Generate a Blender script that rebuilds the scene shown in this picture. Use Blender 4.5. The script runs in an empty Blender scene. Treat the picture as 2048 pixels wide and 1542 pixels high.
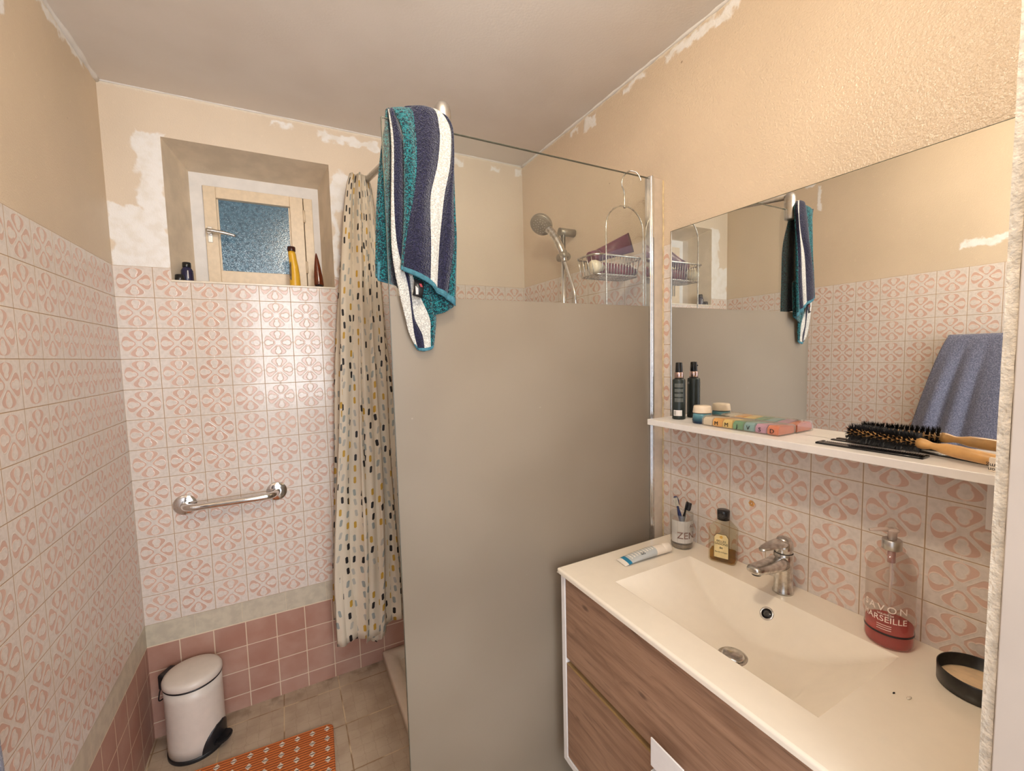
import bpy, bmesh, math, random
from mathutils import Vector, Matrix
PI = math.pi
random.seed(7)
scene = bpy.context.scene
C = scene.collection
# ---------------------------------------------------------------- camera, light, exposure
W = 1.656          # room width (x), window wall at y = 0, floor z = 0
ZC = 2.385         # ceiling
YN = -1.848        # inner face of the wall with the doorway
cam_d = bpy.data.cameras.new('camera'); cam = bpy.data.objects.new('camera', cam_d); C.objects.link(cam)
cam_d.sensor_fit = 'HORIZONTAL'; cam_d.sensor_width = 36.0
cam_d.lens = 862.4467 / 2048 * 36.0
cam_d.clip_start = 0.01
cam.location = (0.5092, -2.0041, 1.4185)
yaw, pitch, roll = 0.4852, 0.0723, -0.0251
cam.rotation_euler = (Matrix.Rotation(-yaw, 3, 'Z') @ Matrix.Rotation(PI / 2 - pitch, 3, 'X') @ Matrix.Rotation(roll, 3, 'Z')).to_euler()
scene.camera = cam
scene.view_settings.view_transform = 'Standard'
scene.view_settings.look = 'None'
scene.view_settings.gamma = 1.0
scene.view_settings.use_curve_mapping = False
scene.view_settings.exposure = 0.03

world = bpy.data.worlds.new('world'); scene.world = world; world.use_nodes = True
world.node_tree.nodes['Background'].inputs['Color'].default_value = (0.80, 0.84, 0.92, 1)
world.node_tree.nodes['Background'].inputs['Strength'].default_value = 2.0


def light(name, kind, loc, energy, color, rot=(0, 0, 0), **kw):
    d = bpy.data.lights.new(name, kind); d.energy = energy; d.color = color
    for k, v in kw.items(): setattr(d, k, v)
    o = bpy.data.objects.new(name, d); C.objects.link(o); o.location = loc; o.rotation_euler = rot
    return o


# warm ceiling bulb (its fitting is built below) and the daylight of the hall window behind the doorway
LAMP = (0.74, -1.60, 2.27)
light('bulb_light', 'POINT', LAMP, 21, (1.0, 0.88, 0.70), shadow_soft_size=0.045)
light('hall_daylight', 'AREA', (0.72, -3.4, 1.60), 36, (0.93, 0.96, 1.0), (PI / 2, 0, 0), shape='RECTANGLE', size=1.0, size_y=1.3)


# ---------------------------------------------------------------- node expression helper
class E:
    nt = None
    def __init__(s, sock): s.s = sock
    def __add__(a, b): return op('ADD', a, b)
    def __radd__(a, b): return op('ADD', b, a)
    def __sub__(a, b): return op('SUBTRACT', a, b)
    def __rsub__(a, b): return op('SUBTRACT', b, a)
    def __mul__(a, b): return op('MULTIPLY', a, b)
    def __rmul__(a, b): return op('MULTIPLY', b, a)
    def __truediv__(a, b): return op('DIVIDE', a, b)
    def __rtruediv__(a, b): return op('DIVIDE', b, a)


def put(inp, v):
    if isinstance(v, E): E.nt.links.new(v.s, inp)
    elif isinstance(v, (tuple, list)) and inp.type == 'RGBA' and len(v) == 3: inp.default_value = (*v, 1)
    else: inp.default_value = v


def op(o, a, b=None, c=None, clamp=False):
    n = E.nt.nodes.new('ShaderNodeMath'); n.operation = o; n.use_clamp = clamp
    put(n.inputs[0], a)
    if b is not None: put(n.inputs[1], b)
    if c is not None: put(n.inputs[2], c)
    return E(n.outputs[0])


def fmin(a, b): return op('MINIMUM', a, b)
def fmax(a, b): return op('MAXIMUM', a, b)
def fabs(a): return op('ABSOLUTE', a)
def fl(a): return op('FLOOR', a)
def fr(a): return op('FRACT', a)
def lt(a, b): return op('LESS_THAN', a, b)
def gt(a, b): return op('GREATER_THAN', a, b)


def sm(e0, e1, x, out0=0.0, out1=1.0):
    n = E.nt.nodes.new('ShaderNodeMapRange'); n.interpolation_type = 'SMOOTHSTEP'
    put(n.inputs[0], x); n.inputs[1].default_value = e0; n.inputs[2].default_value = e1
    n.inputs[3].default_value = out0; n.inputs[4].default_value = out1
    return E(n.outputs[0])


def mix(f, a, b):
    n = E.nt.nodes.new('ShaderNodeMix'); n.data_type = 'RGBA'
    put(n.inputs[0], f); put(n.inputs[6], a); put(n.inputs[7], b)
    return E(n.outputs[2])


def noise(scale, detail=2.0, vec=None, rough=0.5, out=0):
    n = E.nt.nodes.new('ShaderNodeTexNoise'); n.inputs['Scale'].default_value = scale
    n.inputs['Detail'].default_value = detail; n.inputs['Roughness'].default_value = rough
    put(n.inputs['Vector'], vec if vec else pos())
    return E(n.outputs[out])


def voro(scale, vec=None, feature='F1', rnd=1.0, out=0):
    n = E.nt.nodes.new('ShaderNodeTexVoronoi'); n.feature = feature; n.inputs['Scale'].default_value = scale
    n.inputs['Randomness'].default_value = rnd
    put(n.inputs['Vector'], vec if vec else pos())
    return E(n.outputs[out])


def hash1(vec):
    n = E.nt.nodes.new('ShaderNodeTexWhiteNoise'); n.noise_dimensions = '3D'
    put(n.inputs['Vector'], vec); return E(n.outputs['Value'])


def comb(x, y, z=0.0):
    n = E.nt.nodes.new('ShaderNodeCombineXYZ'); put(n.inputs[0], x); put(n.inputs[1], y); put(n.inputs[2], z)
    return E(n.outputs[0])


def sep(v):
    n = E.nt.nodes.new('ShaderNodeSeparateXYZ'); put(n.inputs[0], v)
    return E(n.outputs[0]), E(n.outputs[1]), E(n.outputs[2])


def pos():
    n = E.nt.nodes.new('ShaderNodeNewGeometry'); return E(n.outputs['Position'])


def objc():
    n = E.nt.nodes.new('ShaderNodeTexCoord'); return E(n.outputs['Object'])


def uvc():
    n = E.nt.nodes.new('ShaderNodeTexCoord'); return E(n.outputs['UV'])


def bump(h, strength=0.3, dist=0.01, normal=None):
    n = E.nt.nodes.new('ShaderNodeBump'); n.inputs['Strength'].default_value = strength
    n.inputs['Distance'].default_value = dist; put(n.inputs['Height'], h)
    if normal: put(n.inputs['Normal'], normal)
    return E(n.outputs[0])


def new_mat(name):
    m = bpy.data.materials.new(name); m.use_nodes = True
    E.nt = m.node_tree
    return m, m.node_tree.nodes['Principled BSDF'], m.node_tree.nodes['Material Output']


def simple(name, col, rough=0.5, metal=0.0, var=0.06, nscale=40, bmp=0.0, bscale=200, spec=0.5, coat=0.0, sheen=0.0):
    m, p, _ = new_mat(name)
    o = objc()
    k = noise(nscale, 3, o)
    f = sm(0.3, 0.7, k)
    dark = tuple(c * (1 - var) for c in col); lite = tuple(min(1, c * (1 + var)) for c in col)
    put(p.inputs['Base Color'], mix(f, dark, lite))
    p.inputs['Roughness'].default_value = rough; p.inputs['Metallic'].default_value = metal
    p.inputs['Specular IOR Level'].default_value = spec
    p.inputs['Coat Weight'].default_value = coat
    p.inputs['Sheen Weight'].default_value = sheen
    if bmp: put(p.inputs['Normal'], bump(noise(bscale, 2, o), bmp, 0.002))
    return m


def srgb(r, g, b):
    f = lambda c: (c / 255 / 12.92) if c / 255 <= 0.04045 else ((c / 255 + 0.055) / 1.055) ** 2.4
    return (f(r), f(g), f(b))


# ---------------------------------------------------------------- materials of the room
def box_mask(u, v, boxes, wob, soft=0.006):
    """union of wobbly boxes (u0, v0, u1, v1)"""
    tot = None
    uu, vv = u + wob[0], v + wob[1]
    for (a, b, c, d) in boxes:
        e = fmax(fabs(uu - (a + c) / 2) - abs(c - a) / 2, fabs(vv - (b + d) / 2) - abs(d - b) / 2)
        tot = e if tot is None else fmin(tot, e)
    return sm(soft, -soft, tot)


def wall_material(name, axis, uoff, ztop, plaster, patches, pink_off=0.098, band_off=0.15, gloss=0.45, bstr=0.25, tile_r=0.13):
    m, p, _ = new_mat(name)
    P = pos(); x, y, z = sep(P)
    u = x if axis == 'x' else y
    T = 0.11
    # patterned tile
    tu = (u - uoff) / T; tv = (z - ztop) / T
    iu, iv = fl(tu), fl(tv)
    fu, fv = tu - iu - 0.5, tv - iv - 0.5
    au, av = fabs(fu), fabs(fv)
    a, b = fmax(au, av), fmin(au, av)
    s = a - 0.085
    ell = op('SQRT', fmax(1.0 - op('POWER', fmax((a - 0.335) / 0.102, 0.0), 2.0), 0.0))
    w = op('SMOOTH_MIN', fmax(a - 0.052, 0.0), 0.234, 0.05) * ell
    inner = fmin(op('SQRT', op('POWER', a - 0.318, 2.0) + op('POWER', b, 2.0)) - 0.106,
                 op('SQRT', op('POWER', a - 0.205, 2.0) + op('POWER', b, 2.0)) - 0.070)
    pet = sm(-0.006, 0.010, w - b) * gt(s, 0.0)
    blob = sm(0.008, -0.008, inner)
    pink = pet * (1.0 - blob)
    outline = fmax(sm(0.03, 0.008, fabs(w - b)) * gt(s, 0.0) * (1 - pink), sm(0.018, 0.006, fabs(inner)) * pet)
    grout = sm(0.488, 0.494, a)
    edge = sm(0.468, 0.486, a) * (1 - grout)
    mott = noise(90, 3, P)
    tilev = hash1(comb(iu, iv, 3.0))
    base = mix(sm(0.38, 0.66, mott), srgb(220, 209, 200), srgb(211, 200, 190))
    tc = mix(pink, base, mix(tilev, srgb(212, 178, 161), srgb(204, 168, 151)))
    tc = mix(outline * 0.55, tc, srgb(232, 214, 200))
    tc = mix(edge * 0.5, tc, srgb(232, 216, 200))
    tc = mix(grout, tc, srgb(176, 148, 118))
    # pale band
    bu = (u - band_off) / 0.156; bf = fabs(fr(bu) - 0.5)
    bj = sm(0.492, 0.496, bf)
    bc = mix(sm(0.35, 0.65, noise(30, 3, P)), srgb(200, 190, 170), srgb(186, 176, 158))
    bc = mix(bj * 0.6, bc, srgb(220, 205, 180))
    # pink tiles
    pu = (u - pink_off) / 0.108; pv = (z - 0.3615) / 0.1
    pa = fmax(fabs(fr(pu) - 0.5), fabs(fr(pv) - 0.5))
    pg = sm(0.478, 0.488, pa)
    cloud = noise(9, 4, P)
    pc = mix(sm(0.3, 0.7, cloud), srgb(182, 146, 130), srgb(169, 125, 108))
    pc = mix(hash1(comb(fl(pu), fl(pv), 1.0)) * 0.35, pc, srgb(160, 116, 102))
    pc = mix(pg, pc, srgb(218, 196, 172))
    # plaster
    wn = noise(14, 4, P, out=0); wn2 = noise(19, 4, P)
    wob = ((wn - 0.5) * 0.09, (wn2 - 0.5) * 0.09)
    pk = box_mask(u, z, patches, wob) if patches else 0.0
    stain = noise(2.2, 4, P)
    fine = noise(260, 2, P)
    plc = mix(sm(0.3, 0.7, stain), plaster, tuple(c * 0.90 for c in plaster))
    plc = mix(sm(0.62, 0.75, noise(55, 3, P)) * 0.25, plc, tuple(min(1, c * 1.15) for c in plaster))
    spk_ = voro(8.0, P); plc = mix(sm(0.034, 0.018, spk_) * sm(0.5, 0.56, noise(2.5, 2, P)) * 0.6, plc, srgb(120, 96, 74))
    if patches: plc = mix(pk, plc, mix(sm(0.4, 0.7, noise(25, 3, P)), srgb(236, 233, 230), srgb(228, 222, 214)))
    ceil_edge = sm(ZC - 0.014, ZC - 0.006, z + (noise(40, 2, P) - 0.5) * 0.02)
    plc = mix(ceil_edge * 0.8, plc, srgb(226, 216, 200))
    # assemble by height
    zz = z
    isp = gt(zz, ztop); ispat = gt(zz, 0.445); isband = gt(zz, 0.3615)
    trim_line = sm(0.0025, 0.0015, fabs(z - 0.3615))
    col = mix(isband, pc, bc); col = mix(ispat, col, tc); col = mix(isp, col, plc)
    col = mix(trim_line * 0.8, col, srgb(225, 208, 180))
    put(p.inputs['Base Color'], col)
    glossy = op('MULTIPLY_ADD', isp, gloss - tile_r, tile_r)
    rough = glossy + grout * (1 - isp) * ispat * 0.5 + (1 - ispat) * 0.22
    put(p.inputs['Roughness'], rough)
    th = (pink * -0.5 + outline * 0.5 + noise(120, 2, P) * 0.35) * (1 - grout) - grout * 1.6
    ph = (1 - pg) * 1.0
    tileh = op('MULTIPLY_ADD', ispat, th, (1 - ispat) * isband * (1 - bj) * 0.6 + (1 - isband) * ph)
    plh = fine * 1.5 + noise(190, 2, P) * 1.5 + (pk * 1.5 if patches else 0.0)
    nt = bump(tileh * (1 - isp), 0.55, 0.0012)
    nn = bump(plh * isp, bstr, 0.0022, nt)
    put(p.inputs['Normal'], nn)
    p.inputs['Specular IOR Level'].default_value = 0.5
    return m


back_patches = [(0.0, 1.75, 0.165, 1.97), (0.085, 1.9, 0.17, 2.24), (0.722, 1.75, 0.745, 2.2), (0.72, 2.05, 0.80, 2.2),
                (0.68, 2.325, 0.93, 2.355), (0.52, 2.352, 0.60, 2.366), (1.28, 2.33, 1.33, 2.36), (1.47, 2.335, 1.53, 2.355),
                (1.61, 2.335, 1.65, 2.365)]
right_patches = [(-0.60, 2.33, -0.52, 2.37), (-1.22, 2.345, -0.95, 2.372), (-0.86, 2.352, -0.75, 2.368), (-1.7, 2.352, -1.35, 2.372), (-0.48, 2.35, -0.42, 2.366)]
left_patches = [(-1.38, 1.855, -1.19, 1.885), (-0.62, 2.36, -0.10, 2.39), (-0.60, 2.20, -0.575, 2.33)]
M = {}
M['wall_back'] = wall_material('back_wall_tiles_and_plaster', 'x', -0.001, 1.765, srgb(224, 207, 186), back_patches)
M['wall_right'] = wall_material('right_wall_tiles_and_plaster', 'y', -0.975, 1.768, srgb(220, 199, 174), right_patches, gloss=0.22, bstr=0.5)
M['wall_left'] = wall_material('left_wall_tiles_and_plaster', 'y', -0.008, 1.765, srgb(216, 196, 170), left_patches, pink_off=-0.03, band_off=-0.206, gloss=0.5, tile_r=0.27)

m, p, _ = new_mat('ceiling_paint')
P = pos()
f = noise(1.6, 5, P); g = noise(7, 4, P)
put(p.inputs['Base Color'], mix(sm(0.35, 0.65, f * 0.7 + g * 0.3), srgb(232, 225, 218), srgb(224, 216, 208)))
p.inputs['Roughness'].default_value = 0.75
put(p.inputs['Normal'], bump(noise(150, 3, P), 0.2, 0.002))
M['ceiling'] = m

m, p, _ = new_mat('floor_tiles')
P = pos(); x, y, z = sep(P)
a = fmax(fabs(fr((x - 0.220) / 0.213) - 0.5), fabs(fr((y + 0.077) / 0.213) - 0.5))
wv = (noise(40, 2, P) - 0.5) * 0.02
b2 = fmax(fabs(fr((x - 0.220 + wv) / 0.0426) - 0.5), fabs(fr((y + 0.077 + wv) / 0.0426) - 0.5))
b3 = sm(0.46, 0.5, fabs(fr((y + 0.077 + wv) / 0.0213) - 0.5))
g = sm(0.487, 0.494, a)
sub = sm(0.46, 0.495, b2)
c = mix(sm(0.3, 0.7, noise(12, 4, P)), srgb(186, 168, 146), srgb(170, 150, 128))
c = mix(sub * 0.30, c, srgb(140, 116, 92))
c = mix(b3 * sm(0.5, 0.6, noise(20, 2, P)) * 0.25, c, srgb(140, 116, 92))
wall_dark = sm(0.09, 0.0, fabs(y)) * sm(0.45, 0.62, noise(14, 4, P))  # blotchy darker tone towards the window wall
c = mix(g, c, mix(sm(0.45, 0.6, noise(8, 2, P)), srgb(206, 184, 150), srgb(140, 112, 82)))
c = mix(wall_dark * 0.6, c, srgb(110, 92, 72))
put(p.inputs['Base Color'], c)
p.inputs['Roughness'].default_value = 0.42
put(p.inputs['Normal'], bump((1 - g) * 1.0 - sub * 0.4 + noise(200, 2, P) * 0.3, 0.4, 0.001))
M['floor'] = m

M['plaster'] = simple('bare_reveal_plaster', srgb(218, 202, 180), 0.8, var=0.08, nscale=12, bmp=0.5, bscale=130)
M['white_plaster'] = simple('white_filler', srgb(226, 222, 218), 0.75, var=0.04, nscale=20, bmp=0.3, bscale=90)
M['rough_plaster'] = simple('rough_door_plaster', srgb(206, 192, 172), 0.75, var=0.16, nscale=90, bmp=0.9, bscale=260)
M['door_paint'] = simple('door_frame_paint', srgb(188, 174, 161), 0.4, var=0.03, nscale=10, bmp=0.06, bscale=120)
M['cream_paint'] = simple('cream_window_paint', srgb(224, 204, 176), 0.35, var=0.05, nscale=50, bmp=0.12, bscale=90)
M['sill'] = simple('sill_trim_glaze', srgb(228, 216, 198), 0.2)
M['chrome'] = simple('chrome', (0.78, 0.78, 0.78), 0.12, 1.0, var=0.05, nscale=60)
M['old_chrome'] = simple('limescaled_chrome', (0.62, 0.60, 0.57), 0.22, 1.0, var=0.25, nscale=70, bmp=0.1)
M['alu'] = simple('brushed_aluminium', (0.62, 0.60, 0.57), 0.33, 1.0, var=0.08, nscale=80)
M['grey_chrome'] = simple('satin_grey_plastic', srgb(150, 140, 124), 0.3, 0.35, var=0.1)
M['white'] = simple('white_lacquer', srgb(236, 230, 226), 0.3, var=0.02)
M['ceramic'] = simple('white_ceramic', srgb(238, 226, 208), 0.08, var=0.01, coat=0.5)
M['tray'] = simple('shower_tray_acrylic', srgb(226, 212, 192), 0.25, var=0.02)
M['black'] = simple('black_plastic', (0.012, 0.012, 0.014), 0.4, var=0.2)
M['black_gloss'] = simple('glossy_black', (0.010, 0.010, 0.012), 0.15, var=0.2)
M['bin_white'] = simple('bin_white_enamel', srgb(216, 205, 194), 0.35, var=0.02)


# wood front
m, p, _ = new_mat('oak_laminate')
P = pos(); x, y, z = sep(P)
gv = comb(x * 6.0, y * 4.0, z * 55.0)
gn = noise(1.0, 6, gv, 0.6); fn = noise(1.0, 3, comb(x, y * 14.0, z * 260.0))
warp = noise(1.0, 3, comb(x, y * 5.0, z * 9.0))
rings = fr(z * 14.0 + warp * 2.4)
c = mix(sm(0.3, 0.72, gn), srgb(166, 130, 104), srgb(134, 100, 77))
c = mix(sm(0.75, 1.0, rings) * 0.18, c, srgb(92, 62, 46))
c = mix(sm(0.55, 0.72, fn) * 0.35, c, srgb(84, 58, 44))
kn = voro(7.0, comb(x, y * 0.7, z * 1.6))
c = mix(sm(0.10, 0.03, kn) * 0.6, c, srgb(70, 46, 36))
put(p.inputs['Base Color'], c); p.inputs['Roughness'].default_value = 0.5
put(p.inputs['Normal'], bump(gn, 0.15, 0.001))
M['wood'] = m
M['wood_edge'] = simple('laminate_edge', srgb(150, 118, 74), 0.5)


def thin_glass(name, tint=(1, 1, 1), refl=1.0, rough=0.0, ior=1.5, haze=0.0, haze_col=(1, 1, 1)):
    m = bpy.data.materials.new(name); m.use_nodes = True; E.nt = m.node_tree
    n = m.node_tree.nodes; n.remove(n['Principled BSDF']); out = n['Material Output']
    tr = n.new('ShaderNodeBsdfTransparent'); tr.inputs[0].default_value = (*tint, 1)
    gl = n.new('ShaderNodeBsdfGlossy'); gl.inputs['Roughness'].default_value = rough
    fn = n.new('ShaderNodeFresnel'); fn.inputs['IOR'].default_value = ior
    geo = n.new('ShaderNodeNewGeometry')
    # a sheet is hit twice: only the outer faces mirror
    f = E(fn.outputs[0]) * (1.0 - E(geo.outputs['Backfacing'])) * refl
    mx = n.new('ShaderNodeMixShader'); put(mx.inputs[0], f)
    src = tr.outputs[0]
    if haze:
        df = n.new('ShaderNodeBsdfDiffuse'); df.inputs[0].default_value = (*haze_col, 1)
        hz = n.new('ShaderNodeMixShader'); hz.inputs[0].default_value = haze
        m.node_tree.links.new(src, hz.inputs[1]); m.node_tree.links.new(df.outputs[0], hz.inputs[2]); src = hz.outputs[0]
    m.node_tree.links.new(src, mx.inputs[1]); m.node_tree.links.new(gl.outputs[0], mx.inputs[2])
    m.node_tree.links.new(mx.outputs[0], out.inputs[0])
    return m


M['glass'] = thin_glass('clear_shower_glass', (0.955, 0.965, 0.945), haze=0.012)
M['glass_edge'] = simple('glass_edge_green', srgb(70, 74, 60), 0.2)
M['bottle_glass'] = thin_glass('clear_bottle_plastic', (0.93, 0.91, 0.89), ior=1.45, haze=0.09, haze_col=srgb(225, 200, 185))
M['cup_glass'] = thin_glass('tumbler_glass', (0.93, 0.93, 0.92), ior=1.5, haze=0.08, haze_col=srgb(225, 220, 212))
M['cologne_glass'] = thin_glass('cologne_glass', (0.93, 0.91, 0.84), ior=1.5, haze=0.04, haze_col=srgb(225, 215, 180))
M['clear_plastic'] = thin_glass('clear_box_plastic', (0.92, 0.92, 0.90), ior=1.45, haze=0.16, haze_col=srgb(245, 225, 205))
M['milky'] = thin_glass('milky_pump_plastic', (0.85, 0.80, 0.77), ior=1.45, haze=0.55, haze_col=srgb(226, 204, 190))

# frosted lower part of the screen
m = bpy.data.materials.new('frosted_shower_glass'); m.use_nodes = True; E.nt = m.node_tree
n = m.node_tree.nodes; n.remove(n['Principled BSDF']); out = n['Material Output']
P = pos()
df = n.new('ShaderNodeBsdfDiffuse'); put(df.inputs[0], mix(sm(0.030, 0.016, voro(11, P)), mix(sm(0.35, 0.65, noise(3, 4, P)), srgb(196, 180, 160), srgb(184, 168, 148)), srgb(235, 228, 214)))
tl = n.new('ShaderNodeBsdfTranslucent'); tl.inputs[0].default_value = (0.62, 0.60, 0.54, 1)
rf = n.new('ShaderNodeBsdfRefraction'); rf.inputs['Roughness'].default_value = 0.55; rf.inputs['IOR'].default_value = 1.12
rf.inputs[0].default_value = (0.72, 0.71, 0.66, 1)
gl = n.new('ShaderNodeBsdfGlossy'); gl.inputs['Roughness'].default_value = 0.32
L = m.node_tree.links
m1 = n.new('ShaderNodeMixShader'); m1.inputs[0].default_value = 0.35; L.new(df.outputs[0], m1.inputs[1]); L.new(tl.outputs[0], m1.inputs[2])
m2 = n.new('ShaderNodeMixShader'); m2.inputs[0].default_value = 0.45; L.new(m1.outputs[0], m2.inputs[1]); L.new(rf.outputs[0], m2.inputs[2])
fn = n.new('ShaderNodeFresnel'); fn.inputs['IOR'].default_value = 1.35
m3 = n.new('ShaderNodeMixShader'); L.new(fn.outputs[0], m3.inputs[0]); L.new(m2.outputs[0], m3.inputs[1]); L.new(gl.outputs[0], m3.inputs[2])
L.new(m3.outputs[0], out.inputs[0])
M['frosted'] = m

m, p, _ = new_mat('mirror_silver')
put(p.inputs['Base Color'], mix(noise(30, 2, pos()) * 0.2, (0.92, 0.92, 0.90), (0.88, 0.89, 0.87)))
p.inputs['Metallic'].default_value = 1.0; p.inputs['Roughness'].default_value = 0.0
M['mirror'] = m

# obscured window pane, outdoor light and sparkle painted in as emission
m, p, _ = new_mat('obscured_window_pane')
P = pos(); x, y, z = sep(P)
sp = voro(230, comb(x, y, z * 1.2))
grad = sm(2.12, 1.80, z)
thr = 0.50 - grad * 0.20
spr = sm(0.0, 0.16, noise(170, 2, P) - thr) * sm(0.42, 0.15, sp)
c = mix(sm(0.3, 0.7, noise(75, 3, P)), srgb(50, 74, 90), srgb(96, 130, 146))
c = mix(grad * 0.5, mix(0.5, c, srgb(84, 104, 112)), c)
c = mix(spr * (0.45 + grad * 0.55), c, srgb(214, 236, 246))
put(p.inputs['Base Color'], mix(0.8, c, (0, 0, 0)))
put(p.inputs['Emission Color'], c); p.inputs['Emission Strength'].default_value = 0.8
p.inputs['Roughness'].default_value = 0.15
put(p.inputs['Normal'], bump(sp, 0.25, 0.001))
M['pane'] = m

# textiles
def terry(name, c1, c2, mott, scale=400, bs=0.9):
    m, p, _ = new_mat(name)
    P = pos()
    v = voro(scale, P); k = noise(scale * 0.55, 3, P)
    f = sm(0.40, 0.56, k * 0.65 + v * 0.35)
    put(p.inputs['Base Color'], mix(f * mott, c1, c2))
    p.inputs['Roughness'].default_value = 0.95; p.inputs['Sheen Weight'].default_value = 0.3
    p.inputs['Specular IOR Level'].default_value = 0.1
    put(p.inputs['Normal'], bump(k + v * 0.6, bs, 0.004))
    return m


M['teal'] = terry('teal_terry', srgb(26, 116, 122), srgb(10, 26, 38), 0.95)
M['navy'] = terry('navy_terry', srgb(38, 38, 66), srgb(18, 18, 38), 0.9)
M['towel_white'] = terry('white_terry', srgb(218, 214, 206), srgb(150, 148, 142), 0.6)
M['hem'] = simple('teal_woven_hem', srgb(52, 104, 118), 0.8, var=0.2, nscale=150)
M['blue_terry'] = terry('blue_grey_terry', srgb(138, 140, 158), srgb(98, 100, 120), 0.8, 330)

m, p, _ = new_mat('curtain_fabric')
U = uvc(); u, v, _z = sep(U)
cu = u / 0.031; iu = fl(cu)
cv = v / 0.047 + hash1(comb(iu, 7.0)) * 1.0; iv = fl(cv)
h1 = hash1(comb(iu, iv, 1.0)); h2 = hash1(comb(iu, iv, 2.0)); h3 = hash1(comb(iu, iv, 3.0)); h4 = hash1(comb(iu, iv, 4.0))
du = (cu - iu - 0.5) * 0.031 - (h1 - 0.5) * 0.012
dv = (cv - iv - 0.5) * 0.047 - (h2 - 0.5) * 0.014
du2 = du + dv * (h3 - 0.35) * 0.35
dash = sm(0.0006, -0.0006, fmax(fabs(du2) - 0.0052, fabs(dv) - 0.0145 + fabs(du2) * 0.7)) * lt(h4, 0.94)
colr = mix(gt(h3, 0.30), srgb(30, 28, 30), srgb(202, 160, 60))
colr = mix(gt(h3, 0.52), colr, srgb(158, 164, 160))
colr = mix(gt(h3, 0.80), colr, srgb(190, 186, 176))
base = mix(sm(0.3, 0.7, noise(6, 3)), srgb(232, 220, 200), srgb(224, 211, 190))
col = mix(dash, base, colr)
put(p.inputs['Base Color'], col)
p.inputs['Roughness'].default_value = 0.55
nt = m.node_tree; out = nt.nodes['Material Output']
tl = nt.nodes.new('ShaderNodeBsdfTranslucent'); put(tl.inputs[0], col)
mx = nt.nodes.new('ShaderNodeMixShader'); mx.inputs[0].default_value = 0.18
nt.links.new(p.outputs[0], mx.inputs[1]); nt.links.new(tl.outputs[0], mx.inputs[2]); nt.links.new(mx.outputs[0], out.inputs[0])
M['curtain'] = m

m, p, _ = new_mat('orange_ribbed_mat')
P = objc(); x, y, z = sep(P)
rib = fr(y / 0.0105)
ribh = sm(0.0, 0.25, rib) * sm(1.0, 0.75, rib)
gx = fr(x / 0.0505) - 0.5; gy = fr(y / 0.0462) - 0.5
dd = fabs(gx) / 0.20 + fabs(gy) / 0.30
dm = sm(1.06, 0.96, dd + (noise(300, 2, P) - 0.5) * 0.5)
dk = sm(0.05, 0.02, fabs(gy)) * lt(fabs(gx), 0.16)
c = mix(ribh, srgb(112, 54, 20), mix(noise(60, 3, P), srgb(216, 122, 62), srgb(198, 104, 46)))
c = mix(dm, c, srgb(226, 208, 188)); c = mix(dk, c, srgb(60, 34, 24))
put(p.inputs['Base Color'], c); p.inputs['Roughness'].default_value = 0.9
put(p.inputs['Normal'], bump(ribh + noise(400, 2, P) * 0.4, 0.8, 0.003))
M['mat'] = m


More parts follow.
